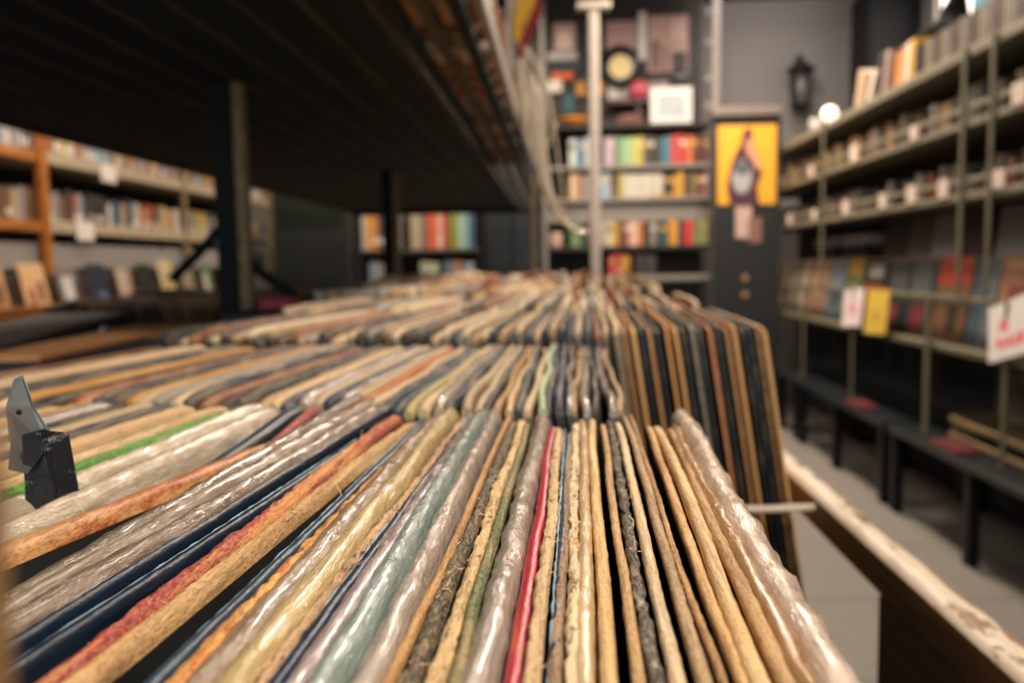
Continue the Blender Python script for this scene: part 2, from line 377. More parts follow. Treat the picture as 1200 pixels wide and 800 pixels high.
# ---------------------------------------------------------------- front row, sleeve by sleeve
# near end (x, y), far end (x, y), thickness mm, kind, edge colour, bare card colour, wear, face colour, label
FRONT_ROW = [
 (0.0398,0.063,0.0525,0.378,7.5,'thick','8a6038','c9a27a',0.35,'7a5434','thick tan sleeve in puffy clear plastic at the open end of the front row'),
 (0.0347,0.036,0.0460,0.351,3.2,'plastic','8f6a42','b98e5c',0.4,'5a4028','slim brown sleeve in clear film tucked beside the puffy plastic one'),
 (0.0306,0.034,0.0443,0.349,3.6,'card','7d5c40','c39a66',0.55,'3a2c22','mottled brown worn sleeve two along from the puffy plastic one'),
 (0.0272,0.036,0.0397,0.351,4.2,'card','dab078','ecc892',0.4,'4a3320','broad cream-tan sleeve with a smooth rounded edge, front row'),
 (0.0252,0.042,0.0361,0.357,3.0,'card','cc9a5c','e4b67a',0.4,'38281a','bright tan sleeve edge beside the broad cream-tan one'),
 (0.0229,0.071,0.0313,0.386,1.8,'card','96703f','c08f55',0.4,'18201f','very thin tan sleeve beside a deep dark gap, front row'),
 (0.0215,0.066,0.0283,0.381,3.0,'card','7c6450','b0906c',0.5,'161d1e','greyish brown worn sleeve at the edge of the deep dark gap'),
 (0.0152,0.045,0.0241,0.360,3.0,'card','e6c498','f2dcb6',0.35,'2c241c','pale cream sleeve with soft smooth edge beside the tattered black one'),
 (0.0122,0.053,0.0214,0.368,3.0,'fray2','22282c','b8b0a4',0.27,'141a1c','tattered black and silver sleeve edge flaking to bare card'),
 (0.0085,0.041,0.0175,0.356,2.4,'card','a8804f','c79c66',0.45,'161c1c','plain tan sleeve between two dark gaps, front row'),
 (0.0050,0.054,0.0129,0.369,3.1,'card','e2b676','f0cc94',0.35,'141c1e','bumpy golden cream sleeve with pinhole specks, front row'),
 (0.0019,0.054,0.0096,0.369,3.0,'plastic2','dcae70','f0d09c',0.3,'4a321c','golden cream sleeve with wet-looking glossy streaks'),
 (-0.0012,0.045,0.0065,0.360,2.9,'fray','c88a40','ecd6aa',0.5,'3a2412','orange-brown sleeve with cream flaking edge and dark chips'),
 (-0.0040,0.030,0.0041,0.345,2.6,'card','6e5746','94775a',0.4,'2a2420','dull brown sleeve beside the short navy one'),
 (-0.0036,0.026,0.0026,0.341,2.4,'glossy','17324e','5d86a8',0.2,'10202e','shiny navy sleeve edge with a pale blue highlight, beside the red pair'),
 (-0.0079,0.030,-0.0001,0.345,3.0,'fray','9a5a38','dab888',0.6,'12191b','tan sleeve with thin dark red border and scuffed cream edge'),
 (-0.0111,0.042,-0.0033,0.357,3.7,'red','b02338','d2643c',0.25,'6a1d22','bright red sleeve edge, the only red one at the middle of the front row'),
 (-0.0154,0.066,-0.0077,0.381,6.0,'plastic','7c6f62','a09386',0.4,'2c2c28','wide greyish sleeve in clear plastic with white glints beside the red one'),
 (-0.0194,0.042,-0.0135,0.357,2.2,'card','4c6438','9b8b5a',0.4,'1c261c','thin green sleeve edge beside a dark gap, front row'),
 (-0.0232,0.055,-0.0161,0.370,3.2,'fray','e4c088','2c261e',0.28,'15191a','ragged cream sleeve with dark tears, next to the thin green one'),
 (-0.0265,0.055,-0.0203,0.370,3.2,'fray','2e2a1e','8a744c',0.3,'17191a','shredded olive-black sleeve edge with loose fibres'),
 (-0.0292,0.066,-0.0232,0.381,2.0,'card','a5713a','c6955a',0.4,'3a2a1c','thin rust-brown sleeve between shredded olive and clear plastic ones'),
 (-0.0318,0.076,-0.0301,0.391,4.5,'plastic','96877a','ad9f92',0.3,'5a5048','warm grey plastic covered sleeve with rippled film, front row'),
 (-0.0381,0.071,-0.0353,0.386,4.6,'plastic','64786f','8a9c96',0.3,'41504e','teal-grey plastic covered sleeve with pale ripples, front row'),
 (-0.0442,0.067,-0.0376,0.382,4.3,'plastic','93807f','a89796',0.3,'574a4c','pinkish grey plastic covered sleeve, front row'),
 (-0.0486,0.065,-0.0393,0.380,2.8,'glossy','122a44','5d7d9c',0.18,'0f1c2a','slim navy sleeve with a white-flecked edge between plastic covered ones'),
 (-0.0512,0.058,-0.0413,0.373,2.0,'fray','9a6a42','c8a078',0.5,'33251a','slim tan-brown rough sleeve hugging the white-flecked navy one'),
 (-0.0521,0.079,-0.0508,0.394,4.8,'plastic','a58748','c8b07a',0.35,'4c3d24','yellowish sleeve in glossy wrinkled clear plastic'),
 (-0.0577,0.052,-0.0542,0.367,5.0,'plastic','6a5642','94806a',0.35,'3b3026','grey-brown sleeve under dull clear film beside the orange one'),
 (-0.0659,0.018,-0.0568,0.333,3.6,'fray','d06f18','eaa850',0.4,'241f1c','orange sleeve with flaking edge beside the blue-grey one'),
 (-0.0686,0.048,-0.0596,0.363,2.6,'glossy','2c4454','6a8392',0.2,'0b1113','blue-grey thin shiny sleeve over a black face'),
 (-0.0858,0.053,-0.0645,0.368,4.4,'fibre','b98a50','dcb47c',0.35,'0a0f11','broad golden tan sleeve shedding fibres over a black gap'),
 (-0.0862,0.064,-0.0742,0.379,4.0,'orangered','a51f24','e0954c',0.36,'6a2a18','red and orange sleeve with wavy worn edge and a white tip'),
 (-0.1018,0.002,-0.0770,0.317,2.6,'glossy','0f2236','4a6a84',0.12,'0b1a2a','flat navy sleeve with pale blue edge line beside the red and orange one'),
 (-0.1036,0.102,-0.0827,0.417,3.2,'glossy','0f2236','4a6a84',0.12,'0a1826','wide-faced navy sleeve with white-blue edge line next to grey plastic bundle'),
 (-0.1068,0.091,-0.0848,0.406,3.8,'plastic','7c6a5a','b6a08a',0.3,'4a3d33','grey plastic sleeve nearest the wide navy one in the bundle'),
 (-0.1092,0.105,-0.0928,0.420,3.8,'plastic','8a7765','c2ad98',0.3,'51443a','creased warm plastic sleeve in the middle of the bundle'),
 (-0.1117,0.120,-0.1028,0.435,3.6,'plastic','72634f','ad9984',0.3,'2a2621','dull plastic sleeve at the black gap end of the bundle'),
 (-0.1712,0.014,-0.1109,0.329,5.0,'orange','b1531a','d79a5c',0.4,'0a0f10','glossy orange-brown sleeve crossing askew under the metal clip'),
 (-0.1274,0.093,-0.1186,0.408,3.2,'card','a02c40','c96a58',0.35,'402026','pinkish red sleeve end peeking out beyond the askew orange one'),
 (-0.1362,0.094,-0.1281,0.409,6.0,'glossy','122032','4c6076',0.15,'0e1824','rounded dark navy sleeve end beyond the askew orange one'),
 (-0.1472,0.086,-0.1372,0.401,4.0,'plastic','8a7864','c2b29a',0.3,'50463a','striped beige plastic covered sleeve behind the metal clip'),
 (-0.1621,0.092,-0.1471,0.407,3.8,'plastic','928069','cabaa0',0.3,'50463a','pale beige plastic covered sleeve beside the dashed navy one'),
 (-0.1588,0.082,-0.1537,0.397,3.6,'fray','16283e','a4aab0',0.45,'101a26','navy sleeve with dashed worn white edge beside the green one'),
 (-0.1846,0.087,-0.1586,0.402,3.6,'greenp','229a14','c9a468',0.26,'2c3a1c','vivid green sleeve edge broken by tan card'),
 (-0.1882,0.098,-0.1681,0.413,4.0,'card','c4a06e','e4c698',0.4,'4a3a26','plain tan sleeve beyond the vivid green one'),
]
def fibres(root, count, seed, y0, y1, x0, x1, H):
    """loose card fibres along the edge"""
    rng = random.Random(seed); m = MB()
    for k in range(count):
        u = rng.random(); x = (x1-x0)*u + rng.uniform(-.0012, .0018); y = (y1-y0)*u
        l = rng.uniform(.001, .003) if rng.random() < .85 else rng.uniform(.004, .010)
        a = rng.uniform(-1.0, 1.2); dx = .28*l*a+.0008; dz = -l*rng.uniform(.2, 1.0) if a > 0 else l*rng.uniform(.1, .5)
        m.tube([(x, y, H-.0006), (x+dx*.6+.0003, y+rng.uniform(-.6, .6)*l, H-.0006+dz*.35), (x+dx+.0006, y+rng.uniform(-1.2, 1.2)*l, H+dz)], [.00016, .00013, .00005], 3)
    o = m.build('loose_fibres', plain('card_fibre', 'd8b58a', .9, .2, 0), root)
    o['kind'] = 'stuff'
FRAY = {'card': .00025, 'fray': .0008, 'fray2': .0009, 'fibre': .0006, 'orange': .0004, 'orangered': .0009, 'greenp': .0006, 'red': .0003, 'plastic2': .0005}
rngf = random.Random(31)
for k, (x0, y0, x1, y1, t, look, c1, c2, wear, cf, label) in enumerate(FRONT_ROW):
    base = {'plastic': 'card', 'thick': 'card', 'plastic2': 'card'}.get(look, look)
    fm = None; puff = 1.0; fd = .05
    if look == 'plastic': fm = film(c1 if 35 <= k <= 37 else c2, .42)
    if look == 'thick': fm = film('dcc8b6', .34); puff = 2.0; fd = .16
    if look == 'plastic2': fm = film('d0b890', .12); puff = .6
    zt = .935 + rngf.uniform(-.0012, .0006); t *= {'plastic': .9, 'thick': 1.0, 'red': 1.0, 'orange': 1.0}.get(look, .90 if k < 24 else .95)
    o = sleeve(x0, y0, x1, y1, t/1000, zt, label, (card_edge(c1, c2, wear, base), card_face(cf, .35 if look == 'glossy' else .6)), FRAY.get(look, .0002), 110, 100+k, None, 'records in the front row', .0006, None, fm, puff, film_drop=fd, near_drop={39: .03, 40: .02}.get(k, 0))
    if look == 'glossy':                                                # pale worn line along the cover's edge
        L_ = 110; rg = random.Random(k); off = -t/2000*.9
        MB().tube([((x1-x0)*i/L_+off+rg.uniform(-.00015, .00015), (y1-y0)*i/L_, o.data and (zt-BASE_Z-t/1000*.22-{39: .03, 40: .02}.get(k, 0)*(1-i/L_))) for i in range(L_+1)], [.00045*(.25+.75*rg.random()) for i in range(L_+1)], 5).build('worn_edge', plain('pale_blue_wear', '8fb3c8', .5, .45, 0), o, (0, 0, 0), True)
    if look in ('fray', 'fray2', 'fibre', 'orangered'): fibres(o, {'fibre': 46, 'orangered': 20}.get(look, 26), k, y0, y1, x0, x1, .315)
rngp = random.Random(11)
FAR_LEFT = [('cream', 'cda877'), ('navy', '1a2a3c'), ('beige', 'b59a78'), ('black', '1c2022'), ('grey plastic', 'a89684'), ('tan', 'a87c48'), ('cream', 'd2b184'), ('navy', '16283c'), ('rust', '9a4a2a'), ('beige', 'b9a184'), ('tan', 'b08550'), ('cream', 'd8bb8c')]
cn = Count()
for k, (nm, c) in enumerate(FAR_LEFT):
    x = -.186-.0105*k
    sleeve(x-.022, .098+.004*(k % 3), x, .413+.004*(k % 3), .0052, .935+.0006*(k % 2), f'{cn(nm)} {nm} sleeve from the vivid green one outward, far end of the front row', (EDGE, FACE), .0005, 60, 300+k, None, 'records in the front row', .0012, lin(c), film('a3988d', .4) if 'plastic' in nm else None)

card = sleeve(-.0375, -.265, -.0356, .05, .0030, .9945, 'tall plain tan cardboard divider pulled forward of the front row', (card_edge('a9814f', 'b8925e', .3, 'greenp'), card_face('9a7547', .8)), .0002, 30, 77, R(-2.0), None, .0004, name='cardboard_divider')
card['category'] = 'divider card'

# ---------------------------------------------------------------- second row
SECOND = [  # near x, far x, far y, thickness mm, colour, name
 (.0275, .0335, .681, 3.2, 'a58660', 'bent tan'), (.0225, .0275, .690, 3.6, '8b8e92', 'grey'), (.0175, .0232, .695, 3.0, '24282b', 'black'), (.0120, .0185, .705, 3.6, 'a9a196', 'pale grey'), (.0075, .0140, .700, 3.0, 'ad8a5c', 'tan'),
 (.0035, .0090, .707, 3.0, '7d7c7a', 'grey'), (-.0010, .0035, .707, 4.2, '1b2f48', 'navy'), (-.0058, -.0010, 0.710, 3.2, '20354c', 'navy'), (-.0105, -.0050, 0.710, 4.4, 'a9bd92', 'pale green'), (-.0155, -.0115, .690, 3.4, 'd0b48c', 'cream'),
 (-.0205, -.0160, .700, 4.2, '1a2a40', 'navy'), (-.0258, -.0200, .706, 3.4, 'cba878', 'cream'), (-.0305, -.0240, 0.710, 3.2, 'a9804c', 'tan'), (-.0352, -.0290, .700, 3.2, '222628', 'black'), (-.0405, -.0335, 0.710, 4.6, 'b39c80', 'beige'), (-.0465, -.0395, .700, 4.4, 'a88f70', 'beige'),
 (-.0525, -.0452, .691, 4.0, '1a2d44', 'navy'), (-.0590, -.0510, .700, 5.0, 'b9a588', 'grey plastic'), (-.0655, -.0565, .706, 5.0, 'c6ab80', 'cream'), (-.0720, -.0620, .695, 4.4, 'ad9c68', 'olive'), (-.0790, -.0665, .690, 4.8, '172a42', 'navy'), (-.0850, -.0720, .694, 5.2, '13233a', 'navy'),
 (-.0915, -.0790, .700, 4.2, 'c9af88', 'cream'), (-.0970, -.0870, .696, 4.2, 'b85f28', 'orange'), (-.1040, -.0925, .700, 4.6, 'b89a70', 'tan'), (-.1110, -.0980, .705, 4.6, 'a9937a', 'grey plastic'), (-.1180, -.1040, .698, 5.0, '1a2c42', 'navy'), (-.1250, -.1105, 0.710, 5.2, 'bda382', 'beige'),
 (-.1325, -.1180, 0.710, 5.0, 'a39078', 'grey plastic'), (-.1400, -.1260, 0.710, 4.8, '26384a', 'navy'), (-.1475, -.1330, 0.710, 5.2, 'd0b084', 'cream'), (-.1550, -.1410, 0.710, 5.2, 'b3946a', 'tan'), (-.1630, -.1480, 0.710, 5.0, '2a2c2c', 'black')]
cn = Count(); r2 = random.Random(4)
for k, (xn, xf, yf, t, c, nm) in enumerate(SECOND):
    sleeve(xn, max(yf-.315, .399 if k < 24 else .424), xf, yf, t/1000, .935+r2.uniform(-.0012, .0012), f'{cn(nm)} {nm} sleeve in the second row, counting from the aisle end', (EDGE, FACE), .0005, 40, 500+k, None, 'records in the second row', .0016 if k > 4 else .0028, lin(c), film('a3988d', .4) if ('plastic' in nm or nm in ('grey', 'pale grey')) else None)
PAL = [('cream', 'd6b890'), ('tan', 'a58258'), ('beige', 'bda584'), ('black', '15191b'), ('black', '1a1e20'), ('navy', '14243a'), ('cream', 'dcc4a0'), ('grey', '8f8578'), ('dark brown', '3c2c20'), ('pale tan', 'c8a680'), ('rust', '8c5030'), ('navy', '1a2a3a')]
x = -.158; k = 0
while x > -.352:
    nm, c = PAL[(k*7+3) % 12] if r2.random() < .7 else r2.choice(PAL); 
    if k in (6, 14): nm, c = 'ochre', 'b8802e'
    if k == 10: nm, c = 'rust', 'a0552c'
    t = r2.uniform(.0034, .0062); yo = r2.uniform(-.008, .012); s = .05+.25*min(-x-.15, .2)
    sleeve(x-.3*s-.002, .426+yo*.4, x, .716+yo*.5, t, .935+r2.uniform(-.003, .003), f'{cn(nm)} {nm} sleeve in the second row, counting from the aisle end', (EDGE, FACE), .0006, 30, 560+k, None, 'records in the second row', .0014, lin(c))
    x -= t+r2.uniform(.0012, .0042); k += 1

# ---------------------------------------------------------------- rows behind: third row with its ends showing, then the blurred rows to the back
THIRD = [(.173, 'tan', 'd09a5c'), (.167, 'brown', '8a5c36'), (.1615, 'navy', '152c3c'), (.155, 'navy', '1b3444'), (.148, 'tan', 'cc9458'), (.141, 'brown', 'a87040'), (.134, 'black', '15191a'), (.127, 'rust', 'b06c3c'), (.119, 'black', '181c1d'), (.112, 'grey', '6e675c'), (.105, 'black', '14181a'), (.098, 'tan', 'd29a54'), (.091, 'tan', 'cc9048'), (.083, 'black', '1a1c1c'), (.076, 'brown', 'b07a48'), (.069, 'black', '181a1a'), (.062, 'tan', 'd8a460'), (.055, 'brown', '9a6a3c')]
cn = Count(); r3 = random.Random(9)
for k, (x, nm, c) in enumerate(THIRD):
    yo = r3.uniform(-.002, .006)
    sleeve(x, .728+yo, x+.012, 1.043+yo, .0032 if nm == 'black' else r3.uniform(.0026, .0042), .9455+r3.uniform(-.002, .0015), f'{cn(nm)} {nm} sleeve with its end showing, third row, counting from the aisle', (EDGE, FACE if nm in ('black', 'navy') else EDGE), .0004, 16, 700+k, R(8.5), 'records in the third row', .0006, lin(c), corner=.0025).color = lin(c) if nm not in ('black', 'navy') else lin('0f1416')
x = .048; k = 0
while x > -.36:
    nm, c = r3.choice(PAL); t = r3.uniform(.0038, .0062); yo = r3.uniform(-.008, .012)
    sleeve(x, .735+yo, x+.010+.10*max(-x, 0), 1.05+yo, t, .945+r3.uniform(-.004, .004), f'{cn(nm)} {nm} sleeve in the third row, counting from the aisle', (EDGE, FACE), .0006, 14, 730+k, None, 'records in the third row', .0007, lin(c))
    x -= t+r3.uniform(.0012, .0035); k += 1
rb = random.Random(21)
WARMPAL = [('cream', 'd8b88c'), ('tan', 'b98d58'), ('pale', 'e0c8a4'), ('beige', 'c0a27a'), ('brown', '80582f'), ('dark', '33302c'), ('grey', 'a39a90'), ('rust', 'a05a2c')]
cn = Count(); n = 46
for k in range(n):
    nm, c = rb.choice(WARMPAL); x = .172+(-.36-.172)*(k+rb.uniform(-.15, .15))/(n-1); t = .545/n*rb.uniform(.5, .7); yo = rb.uniform(-.01, .02)
    sleeve(x, 1.085+yo, x+.012+.08*max(-x, 0), 1.40+yo, t, .948+rb.uniform(-.008, .008), f'{cn(nm)} {nm} worn sleeve in the fourth row back, counting from the aisle end', (EDGE, FACE), 0, 6, 900+k, R(5.5) if x > 0 else None, 'records in the fourth row back', .001, lin(c))
# the rows beyond are too blurred to tell one sleeve from the next
FARM = [plain('far_card_'+nm, c, .75, .3, 0) for nm, c in WARMPAL]
m = MB()
for ya, xa, xb, zt, n in [(1.44, .166, -.42, .955, 46), (1.80, .168, -.43, .963, 42), (2.16, .169, -.47, .973, 36)]:
    for k in range(n):
        x = xa+(xb-xa)*(k+rb.uniform(-.2, .2))/(n-1); t = abs(xb-xa)/n*rb.uniform(.55, .75); y0 = ya+rb.uniform(-.01, .02); z = zt+rb.uniform(-.010, .010); sh_ = .012+.08*max(-x, 0)
        prof = [(-.5, 0, .05), (-1, -1, .004), (-.5, -1, 0), (.5, -1, 0), (1, -1, .004), (.5, 0, .05)]; vs = []
        for yy, xx in ((y0, x), (y0+.16, x+sh_*.5+rb.uniform(-.002, .002)), (y0+.315, x+sh_)):
            for s_, a, d in prof:
                zz = BASE_Z if a == 0 else z-d
                vs.append((xx+s_*t/2+math.tan(R(3.5) if x > 0 else lean_of(x))*(z-zz), yy, zz+(rb.uniform(-.002, .002) if a else 0)))
        fs = [(r_*6+i, r_*6+i+1, r_*6+i+7, r_*6+i+6) for r_ in (0, 1) for i in range(5)]+[tuple(range(6)), tuple(range(17, 11, -1))]
        m.add(vs, fs, rb.randrange(8))
o = m.build('record_sleeves', FARM); o['kind'] = 'stuff'
tag(o, 'blurred mass of worn record sleeves packed at the far end of the record table', 'records')

# ---------------------------------------------------------------- bent metal clip gripping the askew orange sleeve
STEEL = plain('scuffed_steel', '8c8a86', .38, .35, .85); NAVYM = worn_paint('chipped_navy_paint', '0c1a28', '9a9c9c', .3, .36)
clip = thing('divider_clip', 'bent metal clip with grey pointed blade and navy plate on the askew orange sleeve', 'clip', (-.152, .236, .935))
def plate(pts, th, name, m, nrm):
    """a folded sheet: outline pts (x, y, z) extruded along nrm"""
    n = Vector(nrm).normalized()*th; a = [Vector(p) for p in pts]; b = [p+n for p in a]; k = len(a)
    mb = MB().add([tuple(p) for p in a+b], [tuple(range(k)), tuple(range(2*k-1, k-1, -1))]+[(i, (i+1) % k, k+(i+1) % k, k+i) for i in range(k)])
    o = mb.build(name, m, clip)
    bv = o.modifiers.new('soften', 'BEVEL'); bv.width = .0004; bv.segments = 2
    return o
plate([(-.0085, .001, .0165), (-.0080, .000, .0265), (-.0052, .000, .0345), (-.0035, .000, .0352), (-.0012, .000, .0265), (.0028, .001, .0185), (.0022, .001, .0155)], .0010, 'blade', STEEL, (.25, 1, .1))
plate([(-.0085, .001, .0165), (.0022, .001, .0155), (.0046, -.006, .0130), (.0006, -.006, .0085), (-.0058, -.005, .0095)], .0010, 'fold', STEEL, (.1, .6, .8))
plate([(-.0012, -.004, .0190), (.0050, -.005, .0205), (.0072, -.004, .0030), (.0076, -.004, -.0040), (.0040, -.004, -.0058), (-.0016, -.003, -.0062), (-.0014, -.004, .0010)], .0013, 'navy_plate', NAVYM, (.05, 1, .05))
plate([(.0050, -.005, .0205), (.0072, -.004, .0030), (.0076, -.004, -.0040), (.0094, .004, -.0040), (.0090, .004, .0030), (.0072, .004, .0180)], .0011, 'side_flange', NAVYM, (-1, .25, .05))
MB().lathe([(.0, 0), (.0006, .0001), (.0008, .0005), (.0, .0009)], (-.0046, -.0006, .0252), 'y', 10).build('rivet', BLACKMETAL, clip)

# ---------------------------------------------------------------- overhead shelf on posts
PLANK = wood('dark_plank', '152a2c', '0c1819', .9)
BATTEN = wood('pale_batten', '6c6244', '3c3624', .8)
TRIMM = plain('grey_trim_paint', 'a8a196', .5, .12, .1)
POSTW = wood('post_wood', '9a8258', '5a4930', .6)
sh = thing('overhead_shelf', 'long dark plank shelf overhead on slim posts, running over the record tables', 'shelf')
SX0, SX1, SY0, SY1, SZ = -1.27, -.10, .78, 5.4, 1.35
np_ = 12
plank_mesh = None
for i in range(np_):
    x0 = SX0+i*.0855
    if plank_mesh is None: o = MB().box(0, .078, SY0, SY1, SZ, SZ+.018, 0, .002).build('plank', PLANK, sh, (x0, 0, 0)); plank_mesh = o.data
    else: link('plank', plank_mesh, sh, (x0, 0, 0))
bat_mesh = None
for i in range(1, np_+1):
    x0 = SX0+i*.0855-.0075
    if bat_mesh is None: o = MB().box(0, .0075, SY0, SY1, SZ-.003, SZ+.014, 0, .001).build('batten', BATTEN, sh, (x0, 0, 0)); bat_mesh = o.data
    else: link('batten', bat_mesh, sh, (x0, 0, 0))
for i in range(3): MB().box(-.236+i*.045, -.216+i*.045, SY0, SY1, SZ, SZ+.018, 0, .002).build('slat', BATTEN if i == 1 else PLANK, sh)
MB().box(SX1-.006, SX1+.006, SY0-.03, 2.05, SZ-.010, SZ+.030, 0, .003).build('edge_trim', TRIMM, sh)
MB().box(SX1-.006, SX1+.006, 2.055, SY1, SZ-.010, SZ+.030, 0, .003).build('edge_trim', PLANK, sh)
MB().box(SX0-.006, SX0+.012, SY0-.03, SY1, SZ-.012, SZ+.03, 0, .003).build('edge_trim', BATTEN, sh)
for y in (5.2,): MB().box(SX0, SX1, y+.035, y+.075, SZ-.03, SZ-.003, 0, .003).build('cross_beam', PLANK, sh)
for y in (1.575, 3.1):
    MB().box(-.640, -.604, y, y+.035, 0, SZ-.003, 0, .003).build('post', plain('matt_black_paint', '0d1112', .9, .1, 0), sh)
    MB().box(-.602, -.580, y+.004, y+.030, 0, SZ-.003, 0, .003).build('post', POSTW, sh)
MB().tube([(-.602, 1.60, 1.03), (-.56, 1.60, .99), (-.50, 1.60, .948)], .010, 8).build('brace', BLACKMETAL, sh)
MB().tube([(-.64, 1.60, 1.08), (-.69, 1.60, 1.03), (-.74, 1.60, .985)], .010, 8).build('brace', BLACKMETAL, sh)
MB().box(-.104, -.084, 3.28, 3.30, 0, SZ-.012, 0, .003).build('post', POSTW, sh)
# cartons standing on the open slats at the aisle edge of the shelf
cols = [('brown', '7a5430'), ('rust', '9a5228'), ('grey', '857e76'), ('black', '23201e'), ('tan', 'b08650'), ('brown', '6a4626'), ('cream', 'c2ad90'), ('rust', '8f4f2a')]
cn = Count(); rc = random.Random(3); y = .82; k = 0
while y < 3.0:
    nm, c = cols[k % 8]; w_ = rc.uniform(.05, .14)
    o = MB().box(-.225, -.115, y, y+w_, SZ+.0185, SZ+.0185+rc.uniform(.12, .2), 0, .004).build('carton', BOOKM); o.color = lin(c)
    tag(o, f'{cn(nm)} {nm} carton standing on the slats of the overhead shelf, from its near end', 'box', 'cartons on the overhead shelf')
    y += w_+rc.uniform(.01, .06); k += 1

# pennant and clear bags hanging from the shelf's aisle edge
pen = thing('striped_pennant', 'yellow and dark red striped cloth pennant hanging at the overhead shelf edge', 'pennant', (-.075, 2.0, 1.38))
def cloth(x0, x1, y, ztop, pts, th, name, m, parent, amp=.004, seed=0):
    """hanging cloth: left and right outline per height, wavy, with thickness"""
    rng = np.random.default_rng(seed); nu, nv = 8, len(pts); vs = []
    for side in (0, 1):
        for j, (z, a, b) in enumerate(pts):
            for i in range(nu+1):
                u = i/nu; vs.append((a+(b-a)*u, y+side*th+amp*math.sin(u*7+j*.8+seed)+amp*.4*rng.normal(), z))
    n = (nu+1)*nv; fs = []
    for s in (0, 1):
        for j in range(nv-1):
            for i in range(nu): a = s*n+j*(nu+1)+i; fs.append((a, a+1, a+nu+2, a+nu+1))
    for j in range(nv-1):
        for i in (0, nu): a = j*(nu+1)+i; fs.append((a, a+nu+1, n+a+nu+1, n+a))
    return MB().add(vs, fs).build(name, m, parent, (0, 0, 0), True)
YEL = plain('yellow_cloth', 'c99a30', .8, .15, 0); REDC = plain('red_cloth', '7e1c28', .8, .15, 0); DKC = plain('dark_cloth', '3a3024', .8, .15, 0); TANC = plain('tan_cloth', 'a08a68', .8, .2, 0)
st = [('tan_stripe', TANC, [(-.01, -.0205, .0), (-.03, -.0195, -.002), (-.05, -.018, -.006), (-.07, -.016, -.012)]),
      ('yellow_stripe', YEL, [(-.0, -.010, .012), (-.03, -.006, .022), (-.055, -.014, .020), (-.085, -.016, .004), (-.105, -.014, -.006)]),
      ('red_stripe', REDC, [(-.012, .022, .032), (-.04, .018, .034), (-.07, .004, .028), (-.10, -.008, .012), (-.125, -.012, -.004)]),
      ('dark_stripe', DKC, [(-.0, .004, .010), (-.02, -.004, .004), (-.04, -.012, -.006), (-.055, -.017, -.012)])]
for i, (nm, m, pts) in enumerate(st): cloth(0, 0, i*.0025, 0, [(.31+z*1.75, a*1.5, b*1.5) for z, a, b in pts], .0012, nm, m, pen, .0012, i)
MB().tube([(-.045, .003, .31), (.06, .003, .315)], .002, 6).build('hanging_rod', TRIMM, pen)
MB().box(-.036, -.028, -.002, .008, -.012, .32).build('clamp', TRIMM, pen)
def hanging_bag(label, x, y, pts, seed):
    rng = np.random.default_rng(seed); m = MB(); nk = 14; vs = []; fs = []
    for j, (z, cx, r) in enumerate(pts):
        for k in range(nk):
            a = 2*math.pi*k/nk; rr = .62*r*(1+.35*math.sin(3*a+j*1.1)+.22*rng.normal())
            vs.append((cx+rr*math.cos(a), .6*rr*math.sin(a), z))
    for j in range(len(pts)-1):
        for k in range(nk): q = (k+1) % nk; fs.append((j*nk+k, j*nk+q, j*nk+nk+q, j*nk+nk+k))
    fs.append(tuple(range(nk)))
    root = thing('clear_bag', label, 'bag', (x, y, 0), 'clear bags hanging from the overhead shelf')
    m.add(vs, fs); m.build('bag_film', film('dccab0', 1.0), root, (0, 0, 0), True)
    z0, c0 = pts[0][0], pts[0][1]
    MB().tube([(c0, 0, z0-.005), (c0-.004, 0, z0+.03), (c0-.012, 0, max(z0+.05, SZ+.02))], .0025, 6).build('tie', plain('bag_tie', 'b8a68c', .6, .1, 0), root)
    return root
hanging_bag('upper crumpled clear bag hanging from the overhead shelf edge below the pennant', -.063, 1.95, [(1.44, 0, .004), (1.41, .006, .016), (1.36, .012, .022), (1.30, .018, .024), (1.24, .026, .022), (1.19, .036, .018), (1.15, .046, .012)], 2)
hanging_bag('long twisted clear bag sagging toward the books, beside the thin tan post', -.04, 2.35, [(1.43, -.03, .004), (1.36, -.016, .014), (1.28, -.004, .015), (1.20, .018, .014), (1.14, .040, .016), (1.10, .07, .014), (1.085, .11, .010)], 5)
strap = thing('webbing_strap', 'beige looped webbing hanging in a long bow before the bookcase pole', 'strap', (0, 2.7, 0))
WEB = plain('beige_webbing', 'd2c4aa', .75, .25, 0)
MB().tube([(-.11, 0, 1.70), (-.108, 0, 1.62), (-.10, 0, 1.486), (-.09, .0, 1.378), (-.062, .01, 1.284), (-.027, .01, 1.20), (.019, .01, 1.13), (.055, .01, 1.106), (.0945, .01, 1.10)], .017, 8, 0, .35).build('band', WEB, strap, (0, 0, 0), True)
MB().tube([(-.105, .02, 1.69), (-.06, .02, 1.62), (-.027, .02, 1.54), (-.008, .02, 1.405), (.0135, .02, 1.23), (.018, .02, 1.15)], .011, 8, 0, .35).build('band', WEB, strap, (0, 0, 0), True)
MB().tube([(-.006, .025, 1.44), (-.02, .02, 1.39), (-.045, .015, 1.335)], .010, 8, 0, .35).build('tail', WEB, strap, (0, 0, 0), True)
MB().tube([(-.112, .0, 1.3695), (-.112, 0, 1.73)], .006, 8).build('hook_rod', TRIMM, strap)

